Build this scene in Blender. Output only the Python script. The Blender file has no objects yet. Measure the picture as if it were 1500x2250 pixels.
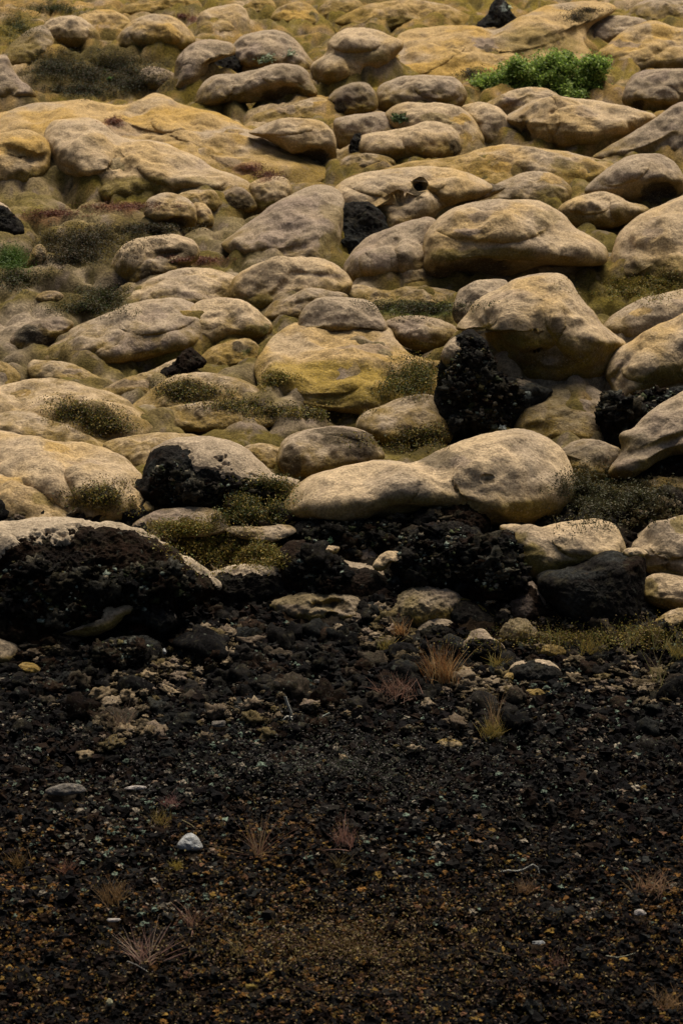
import bpy, math, random
import numpy as np
from mathutils import Vector

# ------------------------------------------------------------------ camera, sky, sun, exposure
sc = bpy.context.scene
COL = sc.collection
W0, H0, FPX = 1500.0, 2250.0, 6044.0          # the photograph's frame and the focal length in its pixels
PITCH = math.atan((1125 + 1200) / FPX)
HC = 7.0
cam_d = bpy.data.cameras.new("camera")
cam = bpy.data.objects.new("camera", cam_d)
COL.objects.link(cam)
cam.location = (0, 0, HC)
cam.rotation_euler = (math.radians(90) - PITCH, 0, 0)
cam_d.sensor_fit = 'VERTICAL'
cam_d.sensor_height = 36.0
cam_d.lens = FPX / H0 * 36.0
cam_d.clip_end = 2000
cam_d.dof.use_dof = True
cam_d.dof.focus_distance = 19.0
cam_d.dof.aperture_fstop = 5.0
sc.camera = cam

w = bpy.data.worlds.new("World")
sc.world = w
w.use_nodes = True
nt = w.node_tree
bg = nt.nodes["Background"]
sky = nt.nodes.new("ShaderNodeTexSky")
sky.sky_type = 'NISHITA'
sky.sun_disc = False
SUN_EL, SUN_AZ = math.radians(54), math.radians(14)   # azimuth from +Y (behind the scene) towards +X
sky.sun_elevation = SUN_EL
sky.sun_rotation = SUN_AZ
sky.dust_density = 6.0
sky.ozone_density = 0.6
nt.links.new(sky.outputs[0], bg.inputs[0])
bg.inputs[1].default_value = 0.05
sun_d = bpy.data.lights.new("sun", 'SUN')
sun_d.energy = 4.6
sun_d.angle = math.radians(42)
sun_d.color = (1.0, 0.94, 0.84)
sun = bpy.data.objects.new("sun", sun_d)
COL.objects.link(sun)
sd = Vector((math.sin(SUN_AZ) * math.cos(SUN_EL), math.cos(SUN_AZ) * math.cos(SUN_EL), math.sin(SUN_EL)))
sun.rotation_euler = sd.to_track_quat('Z', 'Y').to_euler()
sc.view_settings.view_transform = 'Standard'
sc.view_settings.look = 'None'
sc.view_settings.gamma = 1.0
sc.view_settings.exposure = 0.60

rng = np.random.default_rng(7)
REG = []
HB = np.zeros((620, 280))              # how high the moss boulders stand over the field, seen from above
ZB = np.full((640, 400), 1e3)      # how near the things placed so far stand, on a coarse grid of sight lines
random.seed(7)

# ------------------------------------------------------------------ noise
_p = np.random.default_rng(3).permutation(256).astype(np.int32)
_p = np.concatenate([_p, _p, _p])
_g = np.random.default_rng(4).normal(size=(256, 3)).astype(np.float32)
_g /= np.linalg.norm(_g, axis=1)[:, None]


def pn(P):
    """gradient noise at N x 3 points, about -1..1"""
    P = P.astype(np.float32)
    I = np.floor(P)
    F = P - I
    I = I.astype(np.int32) & 255
    U = F * F * F * (F * (F * 6 - 15) + 10)
    out = 0
    for dx in (0, 1):
        wx = U[:, 0] if dx else 1 - U[:, 0]
        a = _p[(I[:, 0] + dx) & 255]
        for dy in (0, 1):
            wy = U[:, 1] if dy else 1 - U[:, 1]
            b = _p[a + ((I[:, 1] + dy) & 255)]
            for dz in (0, 1):
                wz = U[:, 2] if dz else 1 - U[:, 2]
                g = _g[_p[b + ((I[:, 2] + dz) & 255)]]
                d = g[:, 0] * (F[:, 0] - dx) + g[:, 1] * (F[:, 1] - dy) + g[:, 2] * (F[:, 2] - dz)
                out = out + wx * wy * wz * d
    return out * 1.5


def fbm(P, o=4, gain=0.5):
    a, s, f = 0, 1.0, 1.0
    for k in range(o):
        a = a + s * pn(P * f + 17.3 * k)
        s *= gain
        f *= 2.03
    return a


def ridged(P, o=4):
    a, s, f = 0, 1.0, 1.0
    for k in range(o):
        a = a + s * (1 - 2 * np.abs(pn(P * f + 9.1 * k)))
        s *= 0.5
        f *= 2.1
    return a / 1.5


def cells(P2, seed=1):
    """distance to the nearest scattered point (2-D) and that cell's random number"""
    I = np.floor(P2).astype(np.int64)
    best = np.full(len(P2), 9.0)
    bid = np.zeros(len(P2))
    for dx in (-1, 0, 1):
        for dy in (-1, 0, 1):
            J = I + [dx, dy]
            h = (J[:, 0] * 374761393 + J[:, 1] * 668265263 + seed * 1274126177) & 0x7fffffff
            h = (h ^ (h >> 13)) * 1274126177 & 0x7fffffff
            r1 = ((h >> 3) & 1023) / 1023.0
            r2 = ((h >> 13) & 1023) / 1023.0
            d = np.hypot(J[:, 0] + r1 - P2[:, 0], J[:, 1] + r2 - P2[:, 1])
            m = d < best
            best[m] = d[m]
            bid[m] = ((h >> 7) & 1023)[m] / 1023.0
    return best, bid


def smooth(a, b, x):
    t = np.clip((x - a) / (b - a), 0, 1)
    return t * t * (3 - 2 * t)


# ------------------------------------------------------------------ picture <-> world
cp, sp = math.cos(PITCH), math.sin(PITCH)


def ray(px, py):
    """direction (depth 1) of the sight line through a point of the photograph"""
    px = np.asarray(px, float)
    py = np.asarray(py, float)
    u = (px - 750) / FPX
    v = (1125 - py) / FPX
    return np.stack([u, cp + v * sp, -sp + v * cp], -1)


def flatY(py):
    d = ray(750, py)
    return float(d[1] * HC / -d[2])


Y_BANK0, Y_BANK1, FIELD = flatY(1400), flatY(1235), 0.34


def ground_z(x, y):
    """the lie of the land without its small relief: gravel flat, a low bank, the moss field"""
    x = np.asarray(x, float)
    y = np.asarray(y, float)
    z = FIELD * smooth(Y_BANK0, Y_BANK1, y + 0.25 * np.sin(x * 1.7))
    z = z + 0.05 * np.sin(x * 0.9 + 1.0) * np.sin(y * 0.7) * smooth(18, 20, y)
    return z


def ground_depth(px, py):
    d = ray(px, py)
    z = 0.3
    t = (HC - z) / -d[..., 2]
    for _ in range(25):
        z = ground_z(d[..., 0] * t, d[..., 1] * t)
        t = 0.5 * t + 0.5 * (HC - z) / -d[..., 2]
    return t


# ------------------------------------------------------------------ materials (albedo from the colour attribute, fine grain from nodes)
def lin(r, g, b):
    return tuple(((c / 255) / 12.92 if c / 255 <= 0.04045 else ((c / 255 + 0.055) / 1.055) ** 2.4) for c in (r, g, b))


def mat_fuzzy(name, grain=70.0, lo=0.55, hi=1.25, bump=0.012, rough=1.0, sheen=0.25, speck=None, blot=None):
    m = bpy.data.materials.new(name)
    m.use_nodes = True
    N, L = m.node_tree.nodes, m.node_tree.links
    b = N["Principled BSDF"]
    b.inputs["Roughness"].default_value = rough
    b.inputs["Specular IOR Level"].default_value = 0.04
    b.inputs["Sheen Weight"].default_value = sheen
    b.inputs["Sheen Roughness"].default_value = 0.6
    b.inputs["Sheen Tint"].default_value = (0.9, 0.62, 0.28, 1)
    at = N.new("ShaderNodeAttribute")
    at.attribute_name = "Col"
    geo = N.new("ShaderNodeNewGeometry")

    def noise(scale, detail=4, rough_=0.6, dist=0.0):
        n = N.new("ShaderNodeTexNoise")
        n.inputs["Scale"].default_value = scale
        n.inputs["Detail"].default_value = detail
        n.inputs["Roughness"].default_value = rough_
        n.inputs["Distortion"].default_value = dist
        L.new(geo.outputs["Position"], n.inputs["Vector"])
        return n

    def rng_(src, a, b_, c, d):
        r = N.new("ShaderNodeMapRange")
        r.inputs[1].default_value, r.inputs[2].default_value = a, b_
        r.inputs[3].default_value, r.inputs[4].default_value = c, d
        L.new(src, r.inputs[0])
        return r.outputs[0]

    n1 = noise(grain, 5, 0.7)
    n2 = noise(grain / 5, 4, 0.6, 0.4)
    f1 = rng_(n1.outputs[0], 0.3, 0.7, lo, hi)
    f2 = rng_(n2.outputs[0], 0.3, 0.7, 0.78, 1.15)
    mu = N.new("ShaderNodeMath")
    mu.operation = 'MULTIPLY'
    L.new(f1, mu.inputs[0])
    L.new(f2, mu.inputs[1])
    vm = N.new("ShaderNodeVectorMath")
    vm.operation = 'SCALE'
    L.new(at.outputs["Color"], vm.inputs[0])
    L.new(mu.outputs[0], vm.inputs["Scale"])
    colour = vm.outputs[0]
    for spec in (blot or []):
        sc_, th0, th1, c, amt = spec
        nb = noise(sc_, 4, 0.65, 0.3)
        fac = rng_(nb.outputs[0], th0, th1, 0.0, amt)
        mx = N.new("ShaderNodeMix")
        mx.data_type = 'RGBA'
        L.new(fac, mx.inputs[0])
        L.new(colour, mx.inputs[6])
        mx.inputs[7].default_value = (*c, 1)
        colour = mx.outputs[2]
    L.new(colour, b.inputs["Base Color"])
    n3 = noise(grain * 0.8, 6, 0.75)
    n4 = noise(grain * 0.22, 3, 0.5)
    ad = N.new("ShaderNodeMath")
    ad.operation = 'MULTIPLY_ADD'
    L.new(n4.outputs[0], ad.inputs[0])
    ad.inputs[1].default_value = 0.7
    L.new(n3.outputs[0], ad.inputs[2])
    bp = N.new("ShaderNodeBump")
    bp.inputs["Strength"].default_value = 1.0
    bp.inputs["Distance"].default_value = bump
    L.new(ad.outputs[0], bp.inputs["Height"])
    L.new(bp.outputs[0], b.inputs["Normal"])
    return m


MOSS = mat_fuzzy("moss", 58, 0.42, 1.42, 0.020, sheen=0.16,
                 blot=[(5.5, 0.60, 0.78, (0.14, 0.105, 0.08), 0.28), (15.0, 0.62, 0.80, (0.10, 0.07, 0.04), 0.3), (70.0, 0.55, 0.72, (0.46, 0.38, 0.26), 0.4), (90.0, 0.58, 0.72, (0.12, 0.08, 0.04), 0.35)])
ROCK = mat_fuzzy("lava_rock", 45, 0.2, 1.6, 0.04, rough=0.9, sheen=0.0,
                 blot=[(13.0, 0.53, 0.66, (0.045, 0.038, 0.022), 0.7), (24.0, 0.62, 0.69, (0.10, 0.105, 0.08), 0.65), (7.0, 0.60, 0.75, (0.028, 0.012, 0.006), 0.8)])
SOIL = mat_fuzzy("ground_cover", 46, 0.35, 1.45, 0.026, sheen=0.05,
                 blot=[(20.0, 0.62, 0.74, (0.05, 0.04, 0.02), 0.6)])
STONE = mat_fuzzy("loose_stone", 80, 0.5, 1.4, 0.01, rough=0.9, sheen=0.0)


def leaf_mat(name, rough=0.7, trans=0.25):
    m = bpy.data.materials.new(name)
    m.use_nodes = True
    N, L = m.node_tree.nodes, m.node_tree.links
    b = N["Principled BSDF"]
    b.inputs["Roughness"].default_value = rough
    b.inputs["Specular IOR Level"].default_value = 0.2
    at = N.new("ShaderNodeAttribute")
    at.attribute_name = "Col"
    L.new(at.outputs["Color"], b.inputs["Base Color"])
    t = N.new("ShaderNodeBsdfTranslucent")
    L.new(at.outputs["Color"], t.inputs[0])
    mx = N.new("ShaderNodeMixShader")
    mx.inputs[0].default_value = trans
    L.new(b.outputs[0], mx.inputs[1])
    L.new(t.outputs[0], mx.inputs[2])
    L.new(mx.outputs[0], N["Material Output"].inputs[0])
    return m


LEAF = leaf_mat("leaf_blades")
BUSH = leaf_mat("bush_leaf", .6, .45)


# ------------------------------------------------------------------ mesh building
def make_mesh(name, V, quads=None, tris=None, col=None, mat=None, flat=False):
    me = bpy.data.meshes.new(name)
    nq = 0 if quads is None else len(quads)
    nt_ = 0 if tris is None else len(tris)
    me.vertices.add(len(V))
    me.vertices.foreach_set("co", np.ascontiguousarray(V, np.float32).ravel())
    loops = []
    if nq:
        loops.append(np.asarray(quads, np.int32).ravel())
    if nt_:
        loops.append(np.asarray(tris, np.int32).ravel())
    loops = np.concatenate(loops)
    me.loops.add(len(loops))
    me.loops.foreach_set("vertex_index", loops)
    me.polygons.add(nq + nt_)
    starts = np.concatenate([np.arange(nq) * 4, nq * 4 + np.arange(nt_) * 3]).astype(np.int32)
    me.polygons.foreach_set("loop_start", starts)
    me.update(calc_edges=True)
    me.polygons.foreach_set("use_smooth", np.full(nq + nt_, not flat))
    if col is not None:
        a = me.color_attributes.new("Col", 'FLOAT_COLOR', 'POINT')
        c = np.ones((len(V), 4), np.float32)
        c[:, :3] = col
        a.data.foreach_set("color", c.ravel())
    if mat:
        me.materials.append(mat)
    return me


def link(name, me, parent=None, loc=None, **props):
    o = bpy.data.objects.new(name, me)
    COL.objects.link(o)
    if loc is not None:
        o.location = loc
    if parent is not None:
        o.parent = parent
    for k, v in props.items():
        if v is not None:
            o[k] = v
    return o


def catmull(P, n=14):
    P = np.asarray(P, float)
    k = len(P)
    out = []
    t = np.linspace(0, 1, n, endpoint=False)[:, None]
    for i in range(k):
        a, b, c, d = P[i - 1], P[i], P[(i + 1) % k], P[(i + 2) % k]
        out.append(0.5 * ((2 * b) + (c - a) * t + (2 * a - 5 * b + 4 * c - d) * t ** 2 + (3 * b - a - 3 * c + d) * t ** 3))
    return np.concatenate(out)


def radial(P, C, th):
    """farthest hit of the outline along each angle from C"""
    Q = np.roll(P, -1, 0)
    d = np.stack([np.cos(th), np.sin(th)], 1)
    A = P - C
    E = Q - P
    den = d[:, None, 0] * E[None, :, 1] - d[:, None, 1] * E[None, :, 0]
    den = np.where(np.abs(den) < 1e-9, 1e-9, den)
    t = (A[None, :, 0] * E[None, :, 1] - A[None, :, 1] * E[None, :, 0]) / den
    s = (A[None, :, 0] * d[:, None, 1] - A[None, :, 1] * d[:, None, 0]) / den
    ok = (s >= -1e-6) & (s <= 1 + 1e-6) & (t > 0)
    t = np.where(ok, t, 0)
    r = t.max(1)
    r[r < 1] = np.median(r)
    return r


# moss colours
TAN = np.array((0.43, 0.315, 0.190))
GREY = np.array((0.33, 0.253, 0.172))
MAUVE = np.array((0.225, 0.168, 0.130))
OCHRE = np.array((0.40, 0.240, 0.055))
OLIVE = np.array((0.11, 0.082, 0.010))
GOLD = np.array((0.26, 0.148, 0.022))
HEATH_SHADE = np.array((0.055, 0.042, 0.012))
GREEN = np.array((0.045, 0.06, 0.012))
RUST = np.array((0.14, 0.055, 0.03))
DARK = np.array((0.018, 0.015, 0.012))
BLACK = np.array((0.007, 0.006, 0.0055))
BROWN = np.array((0.020, 0.011, 0.006))
PALE = np.array((0.48, 0.42, 0.32))
SLATE = np.array((0.034, 0.034, 0.030))
PALETTE = {'tan': (TAN, GREY, OCHRE), 'grey': (GREY * .95, MAUVE * 1.05, TAN * .9), 'ochre': (TAN * 0.5 + OCHRE * 0.5, GREY, OCHRE),
           'dim': (GREY * 0.75, MAUVE * 0.6, OLIVE), 'pale': (TAN * 1.08, GREY, TAN * .9 + OCHRE * .1), 'warm': (TAN, OCHRE * .5 + TAN * .5, GREY),
           'rock': (DARK, BLACK, SLATE), 'brown': (BROWN, BLACK, DARK), 'slate': (SLATE, DARK, GREY * .4)}
COLS = dict(o=OCHRE, v=OLIVE, h=HEATH_SHADE, g=GREEN, r=RUST, d=DARK, b=BLACK, m=MAUVE, t=TAN, p=np.array((.37,.29,.20)), s=SLATE, n=BROWN, y=GREY, w=(0.3, 0.33, 0.28), u=(0.27, 0.18, 0.03))


def mixc(a, b, t):
    return a * (1 - t[:, None]) + np.asarray(b) * t[:, None]


def blob(name, label, pts, pal='tan', lean=0.42, k=0.85, sink=0.10, yg=None, lobes=(), pits=(), stains=(), rough=1.0,
         rock=False, cap=None, flank=0.55, cat=None, group=None, creases=(), capcol=None, parent=None, detail=1.0, back=False, forward=0.0, drape=None):
    P = catmull(pts)
    lo, hi = P.min(0), P.max(0)
    hw, hh = (hi - lo) / 2
    x0, y0 = P[:, 0], P[:, 1]
    x1, y1 = np.roll(x0, -1), np.roll(y0, -1)
    cr = x0 * y1 - x1 * y0
    A = cr.sum() / 2
    C = np.array([((x0 + x1) * cr).sum(), ((y0 + y1) * cr).sum()]) / (6 * A)
    size = 2 * max(hw, hh)
    nth = int(np.clip(size * 0.95, 72, 420) * detail)
    nf = int(np.clip(size * 0.34, 26, 130) * detail)
    nb = 12
    th = np.linspace(0, 2 * np.pi, nth, endpoint=False)
    R = radial(P, C, th)
    ph = np.concatenate([np.linspace(0.02, np.pi / 2, nf), np.linspace(np.pi / 2, np.pi - 0.05, nb + 1)[1:]])
    rho = np.sin(ph)
    front = np.arange(len(ph)) < nf
    U = C[0] + rho[:, None] * (R * np.cos(th))[None]
    Vv = C[1] + rho[:, None] * (R * np.sin(th))[None]
    ygc = yg if yg is not None else hi[1] - sink * 2 * hh
    d0 = float(ground_depth((lo[0] + hi[0]) / 2, ygc)) - forward
    m = d0 / FPX
    T = k * math.sqrt(min(hw, hh * 2.2) * hh) * m
    prof = np.sqrt(np.maximum(0, 1 - rho ** 2.3))[:, None] * np.ones(nth)[None]
    wv = np.where(front[:, None], T * prof, -T * 0.9 * prof)
    S = hh * m
    for (lx, ly, rx, ry, rot, h) in lobes:
        a = math.radians(rot)
        dx, dy = U - lx, Vv - ly
        e = ((dx * math.cos(a) + dy * math.sin(a)) / rx) ** 2 + ((-dx * math.sin(a) + dy * math.cos(a)) / ry) ** 2
        bump = np.sqrt(np.maximum(0, 1 - e)) * h * math.sqrt(rx * ry) * m
        edge = np.clip((1 - rho[:, None] ** 4), 0, 1)
        wv = wv + np.where(front[:, None], bump * edge, 0)
    for (lx, ly, rx, ry, dep) in pits:
        e = ((U - lx) / rx) ** 2 + ((Vv - ly) / ry) ** 2
        wv = wv - np.where(front[:, None], np.exp(-e ** 1.5 * 1.2) * dep * m, 0)
    for (ax, ay, bx, by, wd, dep) in creases:
        ex, ey = bx - ax, by - ay
        t = np.clip(((U - ax) * ex + (Vv - ay) * ey) / (ex * ex + ey * ey), 0, 1)
        dd = np.hypot(U - ax - t * ex, Vv - ay - t * ey) / wd
        wv = wv - np.where(front[:, None], np.exp(-(dd / 1.35) ** 2) * dep * 0.7 * m, 0)
    depth = d0 + lean * (ygc - Vv) * m - wv
    ci = np.clip(((U[:nf] + 50) / 4).astype(int), 0, 399)
    ri = np.clip(((Vv[:nf] + 50) / 4).astype(int), 0, 639)
    inner = (rho[:nf] < 0.9)[:, None] & (rho[:nf] > 0.15)[:, None] & np.ones(nth, bool)[None] & (U[:nf] > -20) & (U[:nf] < 1520)
    if not back and inner.sum() > 10:
        dif = (depth[:nf] - ZB[ri, ci])[inner]
        shift = float(np.clip(np.percentile(dif, 72) + 0.03, 0, 0.75))
        depth = depth - shift
    np.minimum.at(ZB, (ri, ci), depth[:nf])
    X = ray(U, Vv) * depth[..., None] + np.array([0, 0, HC])
    dr = drape if drape is not None else (0.0 if rock else .2 if lean < .56 and pits else (0.8 if lean >= .9 else 0.7))
    if dr > 0 and ygc < 1150:
        q_ = X[:nf].reshape(-1, 3)
        gi = np.clip(((q_[:, 0] + 7) / .05).astype(int), 0, 279)
        gj = np.clip(((q_[:, 1] - 13) / .05).astype(int), 0, 619)
        np.maximum.at(HB, (gj, gi), (q_[:, 2] - ground_z(q_[:, 0], q_[:, 1])) * dr)
    # normals on the grid
    dth = np.roll(X, -1, 1) - np.roll(X, 1, 1)
    dph = np.gradient(X, axis=0)
    Nn = np.cross(dph, dth)
    Nn /= np.linalg.norm(Nn, axis=2)[..., None] + 1e-12
    mid = X.reshape(-1, 3).mean(0)
    if ((X - mid) * Nn).sum() < 0:
        Nn = -Nn
    Q = X.reshape(-1, 3)
    N2 = Nn.reshape(-1, 3)
    fu, fv = U.ravel(), Vv.ravel()
    off = rng.uniform(0, 50, 3)
    L_ = max(S, 0.05) * 2
    Lc = min(L_, 0.55)
    edge = (1 - 0.75 * smooth(0.8, 1.0, rho))[:, None].repeat(nth, 1).ravel()
    if cap:
        xs = np.linspace(lo[0], hi[0], 90)
        ytop = np.array([P[np.abs(P[:, 0] - x) <= (hi[0] - lo[0]) / 60 + 2][:, 1].min() if (np.abs(P[:, 0] - x) <= (hi[0] - lo[0]) / 60 + 2).any() else lo[1] for x in xs])
        cx = np.array(cap, float)
        nz = fbm(Q * 6 + off + 11, 4, .6)
        mask = (np.interp(fu, xs, ytop) + np.interp(fu, cx[:, 0], cx[:, 1]) * (1 + 0.7 * nz) + 3 * nz - fv) / 5.0
        mask = np.where(N2[:, 1] > 0.35, np.maximum(mask, 1), mask)
    if rock:
        d = 0.10 * Lc * (ridged(Q / (Lc * 0.9) + off, 5) - 0.45) * rough + 0.05 * Lc * pn(Q / (Lc * 0.22) + off) * rough + (0.014 * fbm(Q * 22 + off, 4, .65) + 0.012 * (ridged(Q * 9 + off, 3) - .4)) * rough
        d = d * (0.45 + 0.55 * edge)
        if cap:
            d = d * (1 - 0.8 * smooth(-0.5, 2, mask))
    else:
        q = Q / Lc
        d = 0.12 * Lc * fbm(q * 1.5 + off, 3, 0.5)
        cre = np.abs(pn(q * np.array([1.6, 1.6, 2.2]) + off + 5))
        d = d + 0.013 * Lc * 0.4 * fbm(q * np.array([3.0, 3.0, 4.5]) + off, 2)
        d = d + 0.020 * Lc * fbm(q * np.array([1.7, 1.7, 6.0]) + 0.6 * pn(q * 2 + off)[:, None] + off + 9, 2)
        d = d * edge
        d = d + 0.0032 * fbm(Q * 22 + off, 3, 0.6) * rough
    Q = Q + N2 * d[:, None]
    # colours
    a, b, c = [np.asarray(z, float) for z in PALETTE[pal]]
    n1 = fbm(Q * 1.3 + 2, 4, .5)                                # shared by the whole field, so that colour runs on from mound to mound
    n2 = fbm(Q * 1.7 + 40, 4, .5)
    n3 = fbm(Q * 7 + off + 3, 3, .6)
    colr = mixc(np.tile(a, (len(Q), 1)), b, smooth(-0.05, 0.55, n1) * 0.85)
    colr = mixc(colr, c, smooth(0.0, 0.6, n2) * (0.75 if rock or pal == 'ochre' else 0.45))
    if not rock:
        side = smooth(0.78, 0.05, N2[:, 2] + 0.16 * n3)           # greener moss of the steep sides, with their shade darkened into the colour
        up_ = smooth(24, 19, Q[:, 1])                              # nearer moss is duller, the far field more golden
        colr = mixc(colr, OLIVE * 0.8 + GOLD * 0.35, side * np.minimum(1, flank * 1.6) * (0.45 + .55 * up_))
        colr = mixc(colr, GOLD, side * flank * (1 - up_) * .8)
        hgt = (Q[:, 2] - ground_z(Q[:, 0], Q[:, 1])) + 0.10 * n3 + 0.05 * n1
        colr = mixc(colr, GOLD * .45 + OLIVE * .5, smooth(0.27, 0.04, hgt) * .85 * (0 if yg is not None and yg > 1150 else 1))  # olive band at the foot, shade near the ground put into the colour
        colr = colr * (1 + 0.16 * n3)[:, None]
        colr = mixc(colr, MAUVE * 0.8, smooth(0.2, 0.7, fbm(Q * 5 + off + 77, 3, .6)) * 0.28)
    warp = 14 * fbm(Q * 3 + off + 50, 3) + 7 * fbm(Q * 14 + off, 3)
    for st in stains:  # patches of growth, plus dark shade painted into undercuts, clefts and holes
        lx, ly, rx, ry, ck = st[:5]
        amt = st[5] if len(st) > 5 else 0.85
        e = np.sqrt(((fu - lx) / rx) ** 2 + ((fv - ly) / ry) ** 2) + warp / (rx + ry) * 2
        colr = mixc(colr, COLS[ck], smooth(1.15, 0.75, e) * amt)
    V = np.concatenate([Q, [Q[:nth].mean(0)], [Q[-nth:].mean(0)]])
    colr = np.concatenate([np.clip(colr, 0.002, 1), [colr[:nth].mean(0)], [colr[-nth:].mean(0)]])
    nr = len(ph)
    i = np.arange(nr - 1)[:, None] * nth
    j = np.arange(nth)[None]
    j2 = (j + 1) % nth
    quads = np.stack([i + j, i + j2, i + nth + j2, i + nth + j], -1).reshape(-1, 4)
    jj = np.arange(nth)
    tris = np.concatenate([np.stack([np.full(nth, nr * nth), (jj + 1) % nth, jj], 1),
                           np.stack([np.full(nth, nr * nth + 1), (nr - 1) * nth + jj, (nr - 1) * nth + (jj + 1) % nth], 1)])
    # make faces point outward
    q0 = quads[len(quads) // 3]
    fn = np.cross(V[q0[1]] - V[q0[0]], V[q0[2]] - V[q0[0]])
    if (fn * N2[q0[0]]).sum() < 0:
        quads = quads[:, ::-1]
        tris = tris[:, ::-1]
    base = ray((lo[0] + hi[0]) / 2, ygc) * d0 + np.array([0, 0, HC])
    REG.append((label, C, P))
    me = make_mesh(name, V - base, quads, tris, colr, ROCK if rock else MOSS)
    o = link(name, me, parent, None if parent else tuple(base), label=label, category=cat or (None if parent else ('rock' if rock else 'boulder')), group=group)
    if cap:
        # a crust of moss over the top of the rock, a part of its own
        mask = np.concatenate([mask, [-1], [-1]])
        nmx = np.concatenate([N2, [[0, 0, 0]], [[0, 0, 0]]])
        keep = (mask[quads] > 0).all(1)
        lift = 0.003 + (0.020 + 0.006 * np.concatenate([n3, [0], [0]])) * smooth(0, 3.0, mask)
        V2 = V + nmx * lift[:, None]
        used = np.unique(quads[keep])
        if len(used) > 8:
            remap = -np.ones(len(V), int)
            remap[used] = np.arange(len(used))
            cc = np.asarray(COLS[capcol] if capcol else GREY)
            n4 = np.concatenate([n3, [0], [0]])
            ccl = np.clip(cc * (1 + 0.3 * n4)[:, None], 0.01, 1)
            ccl = mixc(ccl, MAUVE * 0.7, smooth(0.1, 0.6, np.concatenate([n1, [0], [0]])) * .6)
            ml = make_mesh("moss_crust", V2[used] - base, remap[quads[keep]], None, ccl[used], MOSS)
            link("moss_crust", ml, o)
    return o




def M(label, pts, **kw):
    kw.setdefault('cat', 'boulder')
    blob("moss_boulder", label, pts, **kw)


def MD(label, pts, **kw):
    kw.setdefault('lean', 1.0)
    kw.setdefault('k', 0.75)
    kw.setdefault('sink', 0.26)
    kw.setdefault('flank', 0.3)
    kw.setdefault('cat', 'moss mound')
    blob("moss_mound", label, pts, **kw)


def RK(label, pts, **kw):
    kw.setdefault('pal', 'rock')
    kw.setdefault('lean', 0.6)
    kw.setdefault('cat', 'rock')
    blob("lava_rock", label, pts, rock=True, **kw)
#@@OBJECTS@@

# ------------------------------------------------------------------ the moss field, far to near (outlines are in the photograph's pixels,
# each one is stood on the ground at its own distance and given its own depth)
MD("low tan moss mound on the skyline between two ochre slopes, top edge of the field", [(540,15),(570,-8),(600,2),(604,25),(560,32)], pal='ochre')
MD("small tan moss mound at the very top edge, right of the yellow dome", [(695,25),(715,5),(750,-8),(790,2),(795,30),(730,42),(700,38)])
MD("long ochre moss ridge running along the top edge on the upper left", [(250,28),(300,3),(360,-14),(430,-4),(442,30),(380,36),(300,36)], pal='ochre')
MD("mustard yellow dome of moss at the top edge of the field", [(595,45),(608,20),(640,5),(665,2),(692,20),(707,44),(690,62),(630,64)], pal='ochre', stains=[(650,32,40,18,'o',.8)])
MD("low tan moss hump beside the dark red tuft in the upper left", [(430,60),(440,28),(480,14),(520,11),(545,30),(552,60),(540,88),(470,92),(430,78)], pal='warm', lobes=[(480,60,35,20,0,.4)])
MD("wide low ochre mound left of the pointed black rock", [(735,48),(790,16),(840,4),(900,-2),(960,8),(1000,20),(1045,45),(1010,66),(900,60),(840,70),(780,62)], pal='ochre', stains=[(860,50,60,14,'v',.5)])
MD("pale moss mound with purple tinge in the top right corner", [(1380,30),(1410,4),(1470,-8),(1550,-4),(1550,60),(1480,64),(1420,52)], pal='grey')
MD("ochre moss slope behind the top left boulder", [(165,48),(200,24),(240,20),(282,40),(295,74),(262,102),(218,88)], pal='ochre')
MD("brown flank of moss falling away at the left edge under the olive slope", [(-10,150),(10,115),(32,88),(62,66),(100,56),(118,100),(70,142),(20,160)], pal='dim', stains=[(50,110,40,30,'v',.5)])
M("rounded tan boulder with a dark cleft on its left, upper left corner", [(88,82),(103,48),(140,34),(175,37),(212,64),(220,92),(190,104),(125,106),(94,106)], pal='warm', lobes=[(150,70,50,28,5,.35)], stains=[(92,92,9,20,'b',.9)])
M("double-humped ochre boulder below the dark red tuft", [(253,102),(268,68),(308,37),(342,29),(382,38),(412,60),(430,92),(402,110),(340,114),(288,112)], pal='ochre', lobes=[(345,70,60,32,0,.4)])
RK("pointed black rock standing up from the far moss", [(1048,60),(1062,42),(1074,30),(1082,8),(1096,-2),(1110,4),(1124,28),(1134,48),(1100,62),(1070,70)], cap=None, sink=.15, pal='rock', stains=[(1106,14,5,10,'w',.5)])
MD("long golden moss slope climbing to the pointed black rock", [(770,205),(782,172),(812,142),(850,110),(885,72),(930,62),(990,56),(1040,56),(1085,66),(1130,45),(1190,16),(1250,4),(1325,4),(1352,22),(1300,56),(1285,92),(1295,130),(1200,160),(1100,200),(1000,225),(880,225),(800,220)], pal='ochre', k=.55, lean=1.9,
   stains=[(1180,95,90,30,'v',.55),(980,150,120,20,'o',.8),(1070,96,20,9,'m',.9),(1075,104,7,5,'b',.8),(870,140,30,9,'m',.7),(990,100,14,6,'n',.6),(1290,35,30,10,'h',.6),(1050,170,40,18,'v',.7)], lobes=[(930,130,110,30,-25,.3),(1190,70,110,30,-18,.35)])
M("grey brown boulder against the upper right slope with a white fleck on its left side", [(1280,68),(1298,46),(1325,34),(1375,36),(1422,46),(1405,76),(1360,94),(1325,112),(1298,118),(1280,100)], pal='grey', stains=[(1294,78,7,14,'b',.9),(1290,76,3,4,'w',1)])
MD("golden moss mound with brown grooves on the upper right edge", [(1288,124),(1325,104),(1360,74),(1400,54),(1440,47),(1482,60),(1545,74),(1545,150),(1490,160),(1425,160),(1375,176),(1345,160)], pal='ochre', creases=[(1340,120,1420,75,6,12),(1390,150,1490,95,7,12)], stains=[(1375,92,30,6,'m',.7),(1450,70,30,14,'o',.7)])
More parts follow.
